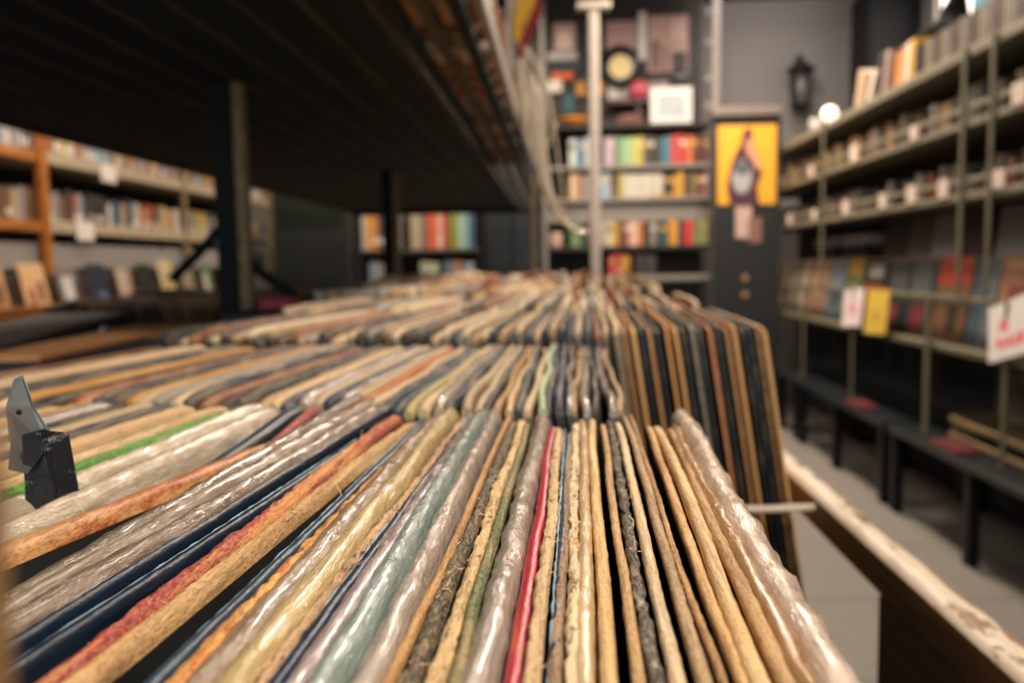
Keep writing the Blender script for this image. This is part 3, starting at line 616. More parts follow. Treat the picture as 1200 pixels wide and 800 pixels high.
# ---------------------------------------------------------------- books and boxes
def book(name, cat, label, group, x, y, z, w, d, h, c, band=None, axis='x', tilt=0.0, top=True):
    """spine toward -y (axis x) or toward the aisle (axis y): boards, rounded spine and a recessed paper block, one mesh"""
    m = MB(); b = min(.0025, w*.12); s = w/2
    sp = [(-s, d*.06), (-s, .004), (-s*.6, .0008), (s*.6, .0008), (s, .004), (s, d*.06)]
    vs = [(px, py, zz) for zz in (0, h) for px, py in sp]
    m.add(vs, [(i, i+1, i+7, i+6) for i in range(5)]+[tuple(range(6)), tuple(range(11, 5, -1))])
    m.box(-s, -s+b, d*.05, d, 0, h); m.box(s-b, s, d*.05, d, 0, h)
    m.box(-s+b, s-b, d*.05, d-.004, .003, h-.004, 1)
    if band:
        m.box(-s*.8, s*.8, -.0004, .0008, h*band[0], h*band[1], 2)
    o = m.build(name, [BOOKM, PAPER, plain('title_band', band[2] if band else 'c8b8a0', .5, .1, 0)], None, (x, y, z))
    if axis == 'y+': o.rotation_euler = (0, tilt, R(-90))
    elif axis == 'y-': o.rotation_euler = (0, tilt, R(90))
    else: o.rotation_euler = (0, tilt, 0)
    o.color = lin(c); return tag(o, label, cat, group)

BOOKS_TOP =[
 (0.079,0.122,'d8d4cc','white'), (0.122,0.151,'7fb4cc','pale blue'), (0.151,0.183,'1d3f66','dark blue'), (0.183,0.217,'c9d2d6','white'), (0.291,0.325,'22242c','black'), (0.325,0.367,'c8b7c6','lilac'), (0.367,0.392,'c9939c','pink'), (0.392,0.418,'5d8f5c','green'), (0.418,0.443,'6ea27a','green'), (0.443,0.485,'9cc093','pale green'), (0.485,0.527,'a9c48e','pale green'), (0.527,0.556,'d9c84c','yellow'), (0.556,0.586,'c9b545','yellow'), (0.586,0.623,'55504c','grey'), (0.623,0.665,'22201f','black'), (0.665,0.712,'2b2a2c','black'), (0.712,0.742,'2f7490','teal blue'), (0.742,0.772,'397f98','teal blue'), (0.772,0.808,'c02f35','red'), (0.808,0.838,'d0484a','red'), (0.838,0.880,'b83034','red'), (0.880,0.926,'d96a34','orange'), (0.926,0.963,'5a2026','maroon'), (0.963,0.997,'4b1c22','maroon'), (0.997,1.030,'6a2a2c','maroon'),]
BOOKS_SECOND =[
 (0.079,0.118,'dcc19a','cream'), (0.118,0.147,'d8a878','peach'), (0.147,0.166,'7a3c2c','brown'), (0.166,0.217,'9a948c','grey'), (0.283,0.316,'6f9cbc','pale blue'), (0.316,0.362,'a8bfcc','pale blue'), (0.367,0.418,'6e4a3a','brown'), (0.418,0.453,'b0ae58','olive'), (0.453,0.497,'cfc8b8','white'), (0.497,0.541,'d6cfc0','white'), (0.541,0.584,'ccc5b4','white'), (0.584,0.628,'d4ccba','white'), (0.628,0.672,'cdc6b6','white'), (0.672,0.720,'d2cabc','white'), (0.720,0.759,'3a2c28','dark brown'), (0.759,0.796,'2a2422','black'), (0.796,0.829,'d89a2c','orange'), (0.829,0.866,'cfa034','yellow'), (0.866,0.913,'4a2e26','dark brown'), (0.913,0.946,'7a7444','olive'), (0.946,0.990,'6c3038','maroon'), (0.990,1.030,'9a6a6a','pink'),]
BOOKS_THIRD =[
 (0.079,0.113,'5c8458','green'), (0.113,0.142,'86a070','pale green'), (0.142,0.200,'1e4a34','dark green'), (0.215,0.257,'c0405a','pink'), (0.257,0.291,'a03444','red'), (0.291,0.335,'a8a096','grey'), (0.335,0.377,'d8c49c','cream'), (0.377,0.411,'d0a23c','yellow'), (0.411,0.453,'6a4424','brown'), (0.453,0.485,'7c2a34','maroon'), (0.485,0.515,'d8a89c','pink'), (0.515,0.544,'e0cdb0','cream'), (0.544,0.586,'c86e30','orange'), (0.586,0.637,'241c28','black'), (0.637,0.679,'8c8880','grey'), (0.695,0.756,'1e4a50','teal'), (0.762,0.793,'dc9430','orange'), (0.793,0.823,'e0a43c','orange'), (0.823,0.856,'26304c','dark blue'), (0.863,0.896,'c42830','red'), (0.896,0.926,'d24038','red'), (0.930,0.980,'7a8050','olive'), (0.980,1.030,'98a068','pale green'),]
BOOKS_LOW =[
 (0.350,0.389,'c84058','pink'), (0.389,0.426,'b83848','red'), (0.426,0.460,'c08a2c','gold'), (0.460,0.494,'a87a30','gold'), (0.527,0.595,'241f20','black'), (0.595,0.679,'1f1d1f','black'),]
BOOKS_FAR =[
 (-1.398,-1.360,'c4bcae','white'), (-1.360,-1.321,'e09a44','orange'), (-1.321,-1.280,'d08a3c','orange'), (-1.280,-1.228,'4a3f4c','dark purple'), (-1.175,-1.145,'b8b0a6','grey'), (-1.145,-1.114,'a8a096','grey'), (-1.051,-1.012,'a89a80','beige'), (-1.012,-0.973,'b8a88c','beige'), (-0.973,-0.938,'6e6a66','grey'), (-0.934,-0.895,'d05a38','orange red'), (-0.895,-0.855,'d8603e','orange red'), (-0.855,-0.816,'e0b0a4','pink'), (-0.816,-0.775,'b83034','red'), (-0.771,-0.741,'6f8c34','green'), (-0.741,-0.710,'8a8a30','olive'), (-0.710,-0.671,'9cbca8','pale teal'), (-0.671,-0.632,'7fa6a0','pale teal'), (-0.632,-0.593,'3a5c7c','blue'),]
BOOKS_FAR_LOW =[
 (-1.352,-1.274,'8a94a0','grey'), (-1.274,-1.195,'9a8c7c','beige'), (-0.986,-0.921,'a8b494','pale green'), (-0.921,-0.853,'b8b894','cream'), (-0.816,-0.751,'5c7488','blue'), (-0.751,-0.686,'a87c4c','tan'), (-0.673,-0.640,'8498b8','pale blue'), (-0.640,-0.606,'a8a8b4','grey'),]

STEELG = plain('grey_shelf_metal', '8d867e', .45, .12, .35)
DKSHELF = plain('dark_shelf_board', '2c2622', .6, .2, 0)
bc = thing('bookcase', 'tall grey metal bookcase along the back wall, with dark boards', 'bookcase', (0, 6.0, 0))
MB().box(1.05, 1.105, -.02, .04, 0, 2.93, 0, .004).build('upright', STEELG, bc)
MB().box(-.11, -.075, -.02, .04, 0, 2.93, 0, .004).build('upright', STEELG, bc)
for z, m in ((1.925, DKSHELF), (1.648, STEELG), (1.425, STEELG), (1.095, DKSHELF), (.62, DKSHELF)): MB().box(-.075, 1.05, -.01, .38, z, z+.028, 0, .004).build('shelf_board', m, bc)
MB().box(-.075, 1.05, .05, .07, 1.29, 1.424, 0, .003).build('back_panel', STEELG, bc)
MB().box(-.075, 1.05, .40, .42, .1, 1.29, 0, .003).build('back_panel', DKSHELF, bc)
MB().box(-.075, 1.05, .40, .42, 1.425, 2.93, 0, .003).build('back_panel', DKSHELF, bc)
MB().box(.35, 1.05, -.02, .01, .875, .915, 0, .004).build('cross_rail', STEELG, bc)
for z in (2.68, 2.48, 2.24, 2.06): MB().box(1.01, 1.05, -.012, .02, z-.02, z+.02, 0, .004).build('bracket', STEELG, bc)
rk = random.Random(8)
for lst, z, hmax, where, y in ((BOOKS_TOP, 1.676, .20, 'top book shelf', 6.0), (BOOKS_SECOND, 1.453, .17, 'second book shelf', 6.0), (BOOKS_THIRD, 1.123, .175, 'third book shelf', 6.0), (BOOKS_LOW, .915, .15, 'low rail', 5.99)):
    cn = Count()
    for a, b, c, nm in lst:
        band = (.62, .8, rk.choice(['d8ccb8', '2a2826', 'c8a040'])) if rk.random() < .5 else None
        h = hmax*rk.uniform(.9, 1.0) if not (where.startswith('second') and nm == 'white') else hmax*.93
        book('book', 'book', f'{cn(nm)} {nm} book along the {where} of the back bookcase', f'books on the {where} of the back bookcase', (a+b)/2, y, z+.0006, (b-a)*.96, .16, h, c, band)
tag(MB().box(.62, .80, 6.0, 6.12, 1.4535, 1.472, 0, .004).build('flat_book', plain('ochre_board', 'b98a2c', .5, .1, 0)), 'yellow book lying flat before the white books on the second book shelf', 'book')
o = MB().lathe([(.0, 0), (.045, .002), (.05, .03), (.05, .09), (.046, .1), (.04, .095)], (-.02, 6.05, 1.1235), 'z', 20).build('round_tin', plain('pinkish_tin', 'c4a494', .5, .15, 0)); tag(o, 'round pale pink tin at the post end of the third book shelf', 'tin')

# things shown on top of the bookcase, in front of its dark back board
TOPZ = 1.9536
def card_up(name, cat, label, x0, x1, z0, z1, c, y=6.33, th=.012, inner=None, border=.02, ic='888888', shapes=(), stand=True):
    root = thing(name, label, cat, ((x0+x1)/2, y, z0))
    w = (x1-x0)/2; h = z1-z0
    MB().box(-w, w, 0, th, 0, h, 0, .003).build('board', plain('board_'+c, c, .55, .12, 0), root)
    if inner: MB().box(-w+border, w-border, -.003, .001, border, h-border, 0, .001).build('picture', plain('picture_'+inner, inner, .5, .25, 0), root)
    for i, (sx0, sx1, sz0, sz1, sc) in enumerate(shapes): MB().box(-w+2*w*sx0, -w+2*w*sx1, -.005-.001*i, .0, h*sz0, h*sz1, 0, .002).build('printed_shape', plain('print_'+sc, sc, .5, .15, 0), root)
    return root
def prop(root, z):
    """display peg that holds a card up against the back board"""
    MB().box(-.02, .02, .0122, 6.3994-root.location.y, .02, .035).build('peg', STEELG, root)
for args in [
 ('display_cover', 'record', 'dusty pink cover pinned high between the pole and the white strip', .36, .58, 2.52, 2.74, 'b08a86', (), None),
 ('light_strip', 'sign', 'narrow white vertical strip between two pink covers above the bookcase', .592, .645, 2.46, 2.80, 'e6e2da', (), None),
 ('display_poster', 'poster', 'pinkish beige poster with dark figures high beside the right post', .655, .95, 2.37, 2.77, 'b89688', ((.1, .3, .05, .55, '6a4a48'), (.38, .5, .0, .45, '8c5a5c'), (.6, .95, .0, .35, '2a2628'), (.55, .9, .55, .9, 'c8aca4')), None),
 ('display_cover', 'record', 'white cover below the gold-centred record, nearer the pole', .37, .455, 2.17, 2.31, 'c8c2bc', (), None),
 ('display_cover', 'record', 'narrow grey cover below the gold-centred record, next to the red-pink ball', .462, .525, 2.16, 2.30, 'a8a2a2', (), None),
 ('display_cover', 'record', 'greyish pink cover above the white framed picture', .655, .81, 2.17, 2.31, '9c8a88', ((.5, .9, .2, .8, 'b4a4a0'),), None),
 ('display_cover', 'record', 'black cover above the white framed picture, with a silver corner', .69, .96, 2.315, 2.365, '1c1d20', ((.6, .95, .2, .8, '7a7a7c'),), None),
 ('display_cover', 'record', 'pale pink rounded portrait cover high behind the clear bags', -.02, .14, 2.54, 2.74, 'b49a90', ((.2, .8, .1, .7, 'd8bcae'),), None),
 ('display_cover', 'record', 'grey-white cover under the pale pink portrait cover', -.06, .15, 2.475, 2.535, 'b0aaa8', (), None),
 ('display_cover', 'record', 'dark blue cover above the orange strip, next to the pole', -.04, .17, 2.395, 2.468, '252c33', (), None),
 ('display_cover', 'record', 'bright orange strip cover beside the pole', -.04, .12, 2.342, 2.39, 'd0622c', (), None),
 ('display_cover', 'record', 'white cover under the bright orange strip', -.065, .04, 2.25, 2.338, 'cfc6bb', (), None),
 ('display_cover', 'record', 'orange-tan cover half behind the pole', .14, .345, 2.22, 2.32, 'b57a30', ((.3, .6, .2, .9, '5a3a20'),), None),
 ('display_cover', 'record', 'teal cover low beside the pole above the orange dish', .045, .13, 2.10, 2.24, '285058', (), None)]:
    nm, cat, lb, a, b, z0, z1, c, shp, _ = args
    prop(card_up(nm, cat, lb, a, b, z0, z1, c, shapes=shp, y=6.36), z0)
fr = card_up('framed_picture', 'picture', 'white framed pale picture standing on the bookcase top', .645, .93, TOPZ+.0005, 2.205, 'e8e6e2', 6.06, .02, 'b9c0c4', .05)
MB().box(-.04, .04, .02, .10, 0, .02).build('stand_foot', DKSHELF, fr)
vin = thing('vinyl_record', 'black vinyl record with a pale gold centre hung above the bookcase', 'record', (.458, 6.33, 2.412))
MB().lathe([(.0, .004), (.150, .004), (.152, .002), (.150, 0), (.08, -.0012), (.0, -.0012)], (0, 0, 0), 'y', 40).build('disc', plain('black_vinyl', '101113', .3, .1, 0), vin, (0, 0, 0), True)
MB().lathe([(.0, -.002), (.080, -.002), (.082, -.0012), (0, -.0012)], (0, 0, 0), 'y', 32).build('centre_label', plain('gold_label', 'ecd08c', .45, .08, 0), vin)
MB().box(-.01, .01, .004, .0694, -.01, .01).build('peg', STEELG, vin)
ball = thing('toy_ball', 'red-pink round ball on a stub shelf beneath the gold-centred record', 'ball', (.588, 6.30, 2.165))
MB().lathe([(.0, 0), (.035, .006), (.06, .03), (.072, .07), (.06, .11), (.035, .134), (0, .14)], (0, 0, 0), 'z', 20).build('ball_body', plain('pink_rubber', 'd8586a', .45, .1, 0), ball, (0, 0, 0), True)
MB().lathe([(.0725, .066), (.0735, .07), (.0725, .074)], (0, 0, 0), 'z', 20).build('seam_band', plain('pale_pink_rubber', 'e8a0a8', .45, .1, 0), ball)
o = thing('stub_shelf', 'small dark red stub shelf carrying the pink ball', 'shelf', (.588, 6.3, 2.15)); MB().box(-.22, .08, -.08, .099, -.02, .0145, 0, .003).build('board', plain('dark_red_board', '45181c', .5, .1, 0), o); MB().box(-.01, .01, .0, .099, -.07, -.02).build('bracket', STEELG, o)
o = MB(); o.lathe([(0, 0), (.09, 0), (.10, .02), (.095, .06), (.06, .075), (0, .08)], (.51, 6.12, TOPZ), 'z', 20); tag(o.build('round_cushion', plain('dull_pink_cloth', '7a5550', .9, .2, 0), None, (0, 0, 0), True), 'dull pink round cushion lying on the bookcase top', 'cushion')
o = MB(); o.lathe([(0, 0), (.05, 0), (.105, .05), (.11, .065), (.10, .06), (.05, .012), (0, .01)], (.115, 6.12, TOPZ), 'z', 24); tag(o.build('orange_dish', plain('orange_glaze', 'd98a34', .3, .1, 0), None, (0, 0, 0), True), 'glazed orange dish on the bookcase top beside the pole', 'dish')

# free-standing pole with a T-shaped head, in front of the bookcase
pole = thing('display_pole', 'pale painted metal pole with a T-shaped head before the bookcase', 'pole', (.192, 4.5, 0))
MB().box(-.026, .026, -.02, .02, .02, 2.29, 0, .006).build('shaft', plain('pale_pole_paint', 'b8aca0', .5, .1, .1), pole)
MB().box(-.085, .085, -.03, .03, 2.2905, 2.325, 0, .005).build('head_plate', plain('pale_pole_paint', 'b8aca0', .5, .1, .1), pole)
MB().lathe([(0, 0), (.1, 0), (.1, .012), (.04, .02), (0, .021)], (0, 0, 0), 'z', 20).build('foot_plate', BLACKMETAL, pole)

# second bookcase further along the back wall, seen beneath the overhead shelf
b2 = thing('bookcase', 'dark wooden bookcase at the back, seen beneath the overhead shelf', 'bookcase', (0, 6.02, 0))
for x in (-1.425, -.56): MB().box(x, x+.02, 0, .36, 0, 1.9, 0, .004).build('upright', DKSHELF, b2)
for z in (1.095, .80, .5, 1.55): MB().box(-1.405, -.56, 0, .36, z, z+.03, 0, .004).build('shelf_board', DKSHELF, b2)
MB().box(-1.425, -.54, .36, .38, 0, 1.9).build('back_panel', DKSHELF, b2)
for lst, z, hs, where in ((BOOKS_FAR, 1.1255, .29, 'upper shelf'), (BOOKS_FAR_LOW, .8305, .22, 'lower shelf')):
    cn = Count()
    for a, b, c, nm in lst: book('book', 'book', f'{cn(nm)} {nm} tall book on the {where} of the dark bookcase', f'books on the {where} of the dark bookcase', (a+b)/2, 6.03, z+.0006, (b-a)*.96, .2, hs*rk.uniform(.88, 1.0), c, (.15, .3, 'd8d0c0') if rk.random() < .4 else None)
bp = thing('dark_filler', 'plain black filler added for the dark between the two back bookcases', 'cupboard', (-.32, 5.98, 0)); MB().box(-.20, .20, 0, .40, .0, 2.0, 0, .005).build('carcass', plain('black_lacquer', '14191a', .5, .1, 0), bp); MB().box(-.19, -.003, -.015, 0, .05, 1.95, 0, .004).build('door', plain('black_door', '101619', .4, .1, 0), bp); MB().box(.003, .19, -.015, 0, .05, 1.95, 0, .004).build('door', plain('black_door', '101619', .4, .1, 0), bp)  # added black box that makes the gap between the bookcases dark
# black cabinet with a dark screen left of it
tv = thing('screen_cabinet', 'black cabinet with a dark green-tinted glass front at the back', 'cabinet', (-1.705, 5.85, 0))
MB().box(-.27, .27, 0, .4, .03, 1.6, 0, .008).build('body', plain('black_lacquer', '14191a', .5, .1, 0), tv)
MB().box(-.23, .23, -.012, .0, 1.28, 1.56, 0, .004).build('glass_front', plain('dark_glass', '16241f', .18, .1, 0), tv)
MB().box(-.23, .23, -.012, .0, .9, 1.22, 0, .004).build('door', plain('black_door', '101619', .4, .1, 0), tv)
for x in (-.22, .22): MB().box(x-.02, x+.02, .04, .36, 0, .03).build('foot', BLACKMETAL, tv)

# ---------------------------------------------------------------- shelf rack beside the aisle
RACK = plain('olive_grey_paint', '79725f', .55, .15, .2); RACKY = plain('yellowish_post_paint', '66604c', .6, .15, .2)
DARKB = plain('dark_backboard', '1b2022', .8, .2, 0)
rack = thing('aisle_rack', 'long olive-grey display rack beside the aisle with lipped shelves and cover rails', 'rack')
RX, RY0, RY1 = 1.36, 2.0, 6.2
MB().box(RX-.01, 1.70, RY0, RY1, 1.652, 1.688, 0, .004).build('shelf_board', RACK, rack)
for z in (1.432, 1.196): MB().box(RX, 1.70, RY0, RY1, z, z+.016, 0, .003).build('shelf_board', RACK, rack); MB().box(RX-.012, RX, RY0, RY1, z-.006, z+.016, 0, .002).build('shelf_lip', RACK, rack); MB().box(RX-.012, RX-.004, RY0, RY1, z+.050, z+.066, 0, .002).build('shelf_lip', RACK, rack)
MB().box(RX-.004, RX+.018, RY0, RY1, .845, .868, 0, .004).build('cover_rail', RACKY, rack)
MB().box(RX-.004, RX+.075, RY0, RY1, .668, .692, 0, .004).build('cover_rail', RACKY, rack)
MB().box(RX+.19, 1.70, RY0, RY1, .86, .885, 0, .003).build('cover_ledge', RACK, rack)
MB().box(1.70, 1.72, RY0, RY1, .0, 1.69, 0, .002).build('back_panel', DARKB, rack)
for y, z0, z1, s in ((2.64, .346, .868, .018), (3.19, .346, .868, .032), (3.99, .346, .868, .018), (4.78, .346, .868, .026), (2.77, .868, 1.69, .02), (2.96, .868, 1.69, .022), (4.47, .868, 1.69, .026), (5.6, .346, 1.69, .02), (2.05, 0, 1.69, .03), (6.15, 0, 1.69, .03)):
    MB().box(RX-.022, RX-.012, y-s/2, y+s/2, z0, z1, 0, .003).build('upright', RACKY, rack)
    MB().box(RX-.012, RX+.01, y-.006, y+.006, z1-.03, z1-.018).build('hook', RACK, rack)
# price tags hanging on the shelf lips
TAGM = plain('tag_card', 'cdb9ac', .7, .08, 0)
cn = Count()
for shelf, z, ys in (('middle', 1.443, (2.62, 3.36, 4.02, 4.68, 5.3)), ('lowest', 1.209, (2.40, 2.72, 3.10, 3.37, 3.66, 4.12, 4.62, 5.1, 5.6))):
    for y in ys:
        s = rk.uniform(.055, .075); o = MB().box(RX-.017, RX-.0125, y-s*.6, y+s*.6, z, z+s, 0, .001).build('price_tag', TAGM); o.rotation_euler = (0, 0, 0)
        tag(o, f'{cn(shelf)} white price tag from the near end, on the {shelf} lipped shelf', 'tag', 'price tags on the rack')
# boxed discs standing on the two lipped shelves
cd = Count()
DPAL = [('dark', '201e1e'), ('brown', '4a3226'), ('grey', '6a6560'), ('rust', '7a3a20'), ('black', '151719'), ('olive', '4a4a34'), ('dark', '2a2624'), ('tan', '8a6c4c')]
for shelf, z in (('middle', 1.4485), ('lowest', 1.2125)):
    y = 2.06
    while y < 6.05:
        w_ = rk.uniform(.018, .05); nm, c = rk.choice(DPAL); h = rk.uniform(.095, .135) if shelf == 'middle' else rk.uniform(.06, .125)
        book('disc_box', 'disc box', f'{cd((shelf, nm))} {nm} disc box from the near end behind the lip of the {shelf} rack shelf', f'{nm} disc boxes on the {shelf} rack shelf', RX+.03+rk.uniform(0, .02), y+w_/2, z, w_*.94, .12, h, c, None, 'y+')
        y += w_+ (rk.uniform(0, .004) if rk.random() < .85 else .06)
# covers standing face out between the two rails: y0, y1, colour, print shapes, label
COVERS = [
 (2.28, 2.58, '15222c', ((.1, .9, .1, .5, '1d3040'),), 'dark navy cover at the nearest end of the cover rail'),
 (2.60, 2.885, '9a6c50', ((.2, .6, .3, .7, '7c4c3c'), (.1, .9, .86, .96, 'b88a68')), 'tan brown cover behind the white card with pink marks'),
 (2.90, 3.06, '62696c', ((.0, .55, .0, 1, '42525a'),), 'slate blue cover between the tan brown and the red-topped ones'),
 (3.08, 3.345, '6b4c34', ((.0, .93, .68, 1, 'a83a2c'), (.45, .75, .12, .5, '3a3028'), (.0, .9, .44, .56, '4c3d30')), 'brown cover with a bright red upper band'),
 (3.36, 3.60, '34393c', ((.1, .8, .5, .9, '4a5052'), (.2, .7, .05, .4, '6e3238')), 'dark grey cover with a maroon patch, beside the red-topped one'),
 (3.61, 3.84, '2c3134', ((.2, .9, .55, .8, '44484a'), (.3, .6, .02, .36, '8a3c44')), 'blackish cover with a pink figure, behind the yellow card'),
 (3.86, 4.13, '241f1d', ((.05, .9, .3, .62, '8c4418'), (.2, .8, .72, .9, '9a9690')), 'black cover with an orange lower band and white top mark'),
 (4.15, 4.40, '565a38', ((.1, .9, .75, .98, 'a07c30'), (.3, .8, .3, .6, '6c7850')), 'olive green cover with gold upper edge'),
 (4.42, 4.64, '66747a', ((.3, .8, .2, .5, '3a464c'),), 'light slate blue cover beside the olive green one'),
 (4.66, 5.00, '8a6a58', ((.2, .8, .3, .8, '9c7c68'),), 'pinkish tan plain cover behind a far post'),
 (5.02, 5.22, '857a6c', ((.35, .6, .0, 1, 'c2b49c'),), 'grey cover with a cream stripe, first past the pinkish tan one'),
 (5.24, 5.44, '4c463f', ((.4, .65, .0, 1, 'b4a68e'),), 'dark cover with a pale stripe, second past the pinkish tan one'),
 (5.46, 5.66, '6c6458', ((.5, .75, .1, 1, 'c8bca4'), (.2, .4, .1, .5, 'd0c0b8')), 'grey-brown cover with white streaks near the far end of the rail'),
 (5.68, 5.86, '8c7430', ((.3, .7, .3, 1, 'b08c34'),), 'golden yellow cover near the far end of the rail'),
 (5.88, 6.10, '3c3a36', (), 'plain dark grey cover at the far end of the rail')]
for y0, y1, c, shp, lb in COVERS:
    root = thing('record_cover', lb, 'record', (RX+.050, (y0+y1)/2, .6940), 'covers standing on the rack rail', (0, R(9), 0))
    w_ = (y1-y0)/2; h = .312
    MB().box(0, .006, -w_, w_, 0, h, 0, .0015).build('sleeve_board', plain('cover_'+c, c, .4, .18, 0), root)
    for i, (a, b, d, e, sc) in enumerate(shp): MB().box(-.0008-.0002*i, .0005, w_-2*w_*b, w_-2*w_*a, h*d, h*e).build('printed_shape', plain('print_'+sc, sc, .4, .2, 0), root)
    MB().box(-.0006, .0066, -w_, w_, h-.003, h+.0008).build('top_edge', plain('cover_edge', '9a6e4c', .6, .2, 0), root)
for y0, y1, c, lb in ((2.35, 2.62, '7e7a78', 'grey cover on the back ledge, nearest'), (2.63, 2.93, '6f6a68', 'darker grey cover on the back ledge, second from the near end'), (2.95, 3.25, '8c8988', 'pale grey cover on the back ledge beside the purple one'), (3.30, 3.52, '3c1f30', 'dark purple cover on the back ledge'), (3.54, 3.80, '8f8a88', 'light grey cover on the back ledge past the purple one'), (3.82, 4.05, '5c5046', 'grey-brown cover on the back ledge'), (4.06, 4.35, '1d1e20', 'black cover on the back ledge')):
    root = thing('record_cover', lb, 'record', (1.585, (y0+y1)/2, .8870), 'covers on the back ledge of the rack', (0, R(7), 0)); w_ = (y1-y0)/2
    MB().box(0, .006, -w_, w_, 0, .296, 0, .0015).build('sleeve_board', plain('cover_'+c, c, .45, .15, 0), root); MB().box(-.0006, .0066, -w_, w_, .294, .2975).build('top_edge', plain('cover_edge', '9a6e4c', .6, .2, 0), root)
for y0, lb in ((4.5, 'white paper box on the back ledge, the nearer of two'), (5.0, 'white paper box on the back ledge, the farther of two')):
    root = thing('paper_box', lb, 'box', (1.60, y0, .8860), 'white boxes on the back ledge'); MB().box(-.03, .08, 0, .36, 0, .19, 0, .004).build('carton', DARKB, root); MB().box(-.033, .083, -.002, .362, .19, .245, 0, .004).build('lid', plain('white_paper', 'b8b0a6', .7, .1, 0), root)
# three cards hung in front of the rails
def hung_card(label, y0, y1, z0, z1, c, marks, tilt):
    root = thing('sign_card', label, 'card', (RX-.032, (y0+y1)/2, z0), None, (R(tilt), R(6), 0)); w_ = (y1-y0)/2; h = z1-z0
    MB().box(0, .003, -w_, w_, 0, h, 0, .001).build('card_sheet', plain('card_'+c, c, .6, .06, 0), root)
    for i, (a, b, d, e, sc) in enumerate(marks): MB().box(-.0012, .0005, w_-2*w_*b, w_-2*w_*a, h*d, h*e, 0, .0005).build('pen_mark', plain('ink_'+sc, sc, .6, .1, 0), root)
    MB().box(.0, .010, -.008, .008, h-.02, h-.012).build('clip', BLACKMETAL, root)
PK = 'e06a72'
hung_card('white card with pink-red handwritten marks on the near end of the rail', 2.49, 2.71, .70, .875, 'ded6d2', ((.30, .52, .50, .68, PK), (.22, .34, .22, .38, PK), (.38, .46, .20, .36, PK), (.50, .60, .20, .38, PK), (.64, .72, .18, .36, PK), (.76, .92, .20, .40, PK)), -15)
hung_card('white card with one pale pink patch beside the yellow card', 3.85, 4.10, .695, .865, 'd8c8c8', ((.3, .75, .35, .6, 'd8929a'),), -4)
hung_card('plain yellow card hung below the cover rail', 3.56, 3.80, .685, .87, 'c8a83c', ((.3, .7, .3, .55, 'b8963a'),), -3)
# books and boxes along the top of the rack
TZ = 1.6885
TOPROW = [(4.16, .09, .17, 'b89a80', 'peach', -14), (4.03, .05, .15, 'cfc4b4', 'white', -22), (3.93, .06, .2, '2a2a2e', 'charcoal', -16), (3.84, .05, .19, 'a08884', 'pinkish grey', -12), (3.70, .05, .15, 'c88434', 'orange', -8), (3.645, .045, .165, 'd8a07c', 'salmon', -8), (3.595, .04, .17, 'd8d0c4', 'white', -6), (3.55, .045, .17, 'd0a020', 'yellow', -5), (3.485, .05, .14, '1a1c1e', 'black', 0)]
cn = Count()
for y, w_, h, c, nm, tl in TOPROW: book('book', 'book', f'{cn(nm)} {nm} leaning book on top of the aisle rack, counted from the far end', 'leaning books on the rack top', 1.40, y, TZ+abs(math.sin(R(tl*1.5)))*w_*.5, w_*.95, .15, h, c, None, 'y+', R(-tl*1.5))
y = 3.42; k = 0; cn = Count()
while y > 2.10:
    w_ = rk.uniform(.022, .034); nm, c = [('beige', '8c8070'), ('grey', '77726c'), ('taupe', '6e5e52'), ('dark', '3c3634'), ('brown', '5a4438')][k % 5]
    book('disc_box', 'disc box', f'{cn(nm)} {nm} box in the row on the rack top, from the black book', 'boxes in a row on the rack top', 1.40, y-w_/2, TZ, w_*.93, .13, rk.uniform(.125, .145), c, None, 'y+'); y -= w_+.002; k += 1
cv = thing('cyan_box', 'cyan blue printed box lying on the row of boxes on the rack top', 'box', (1.42, 2.96, TZ+.146))
MB().box(0, .13, -.13, .13, 0, .12, 0, .003).build('carton', plain('cyan_print', '2090a8', .4, .25, 0), cv); MB().box(-.001, .0005, -.02, .07, .03, .09).build('printed_shape', plain('pale_teal_print', '6cbac0', .4, .3, 0), cv)
lamp = thing('round_lamp', 'small round white lit lamp at the far end of the rack top', 'lamp', (1.42, 4.62, TZ))
MB().lathe([(0, 0), (.04, 0), (.04, .008), (.01, .014), (.008, .03), (0, .03)], (0, 0, 0), 'z', 16).build('base', STEELG, lamp)
MB().lathe([(0, -.042), (.024, -.035), (.038, -.016), (.042, 0), (.038, .016), (.024, .035), (0, .042)], (0, 0, .068), 'z', 20).build('globe', emissive('lit_opal_glass', 'fff0dc', 1.6), lamp, (0, 0, 0), True)
gl = thing('drinking_glass', 'small clear drinking glass beside the round lit lamp', 'glass', (1.43, 4.90, TZ))
MB().lathe([(0, 0), (.028, 0), (.036, .09), (.033, .09), (.026, .008), (0, .006)], (0, 0, 0), 'z', 18).build('tumbler', film('e8e4dc', .5), gl, (0, 0, 0), True)
hat = thing('pointed_hat', 'black pointed hat with a wide drooping brim on top of the leaning books', 'hat', (1.585, 3.60, TZ+.225))
MB().lathe([(.135, -.014), (.125, -.003), (.075, .004), (.068, .03), (.050, .06), (.048, .06), (.0, .06)], (0, 0, 0), 'z', 24).build('brim', plain('black_felt', '030405', 1.0, .2, 0), hat, (0, 0, 0), True)
MB().tube([(0, 0, .02), (0, -.02, .08), (0, -.06, .15), (.0, -.11, .22), (.0, -.15, .32)], [.066, .046, .032, .022, .012], 16).build('crown', plain('black_felt', '030405', 1.0, .2, 0), hat, (0, 0, 0), True)
st_ = MB(); st_.lathe([(0, 0), (.025, 0), (.025, .01), (.008, .015), (.008, .225), (0, .225)], (0, 0, -.2245), 'z', 12); st_.build('hat_stand', BLACKMETAL, hat)

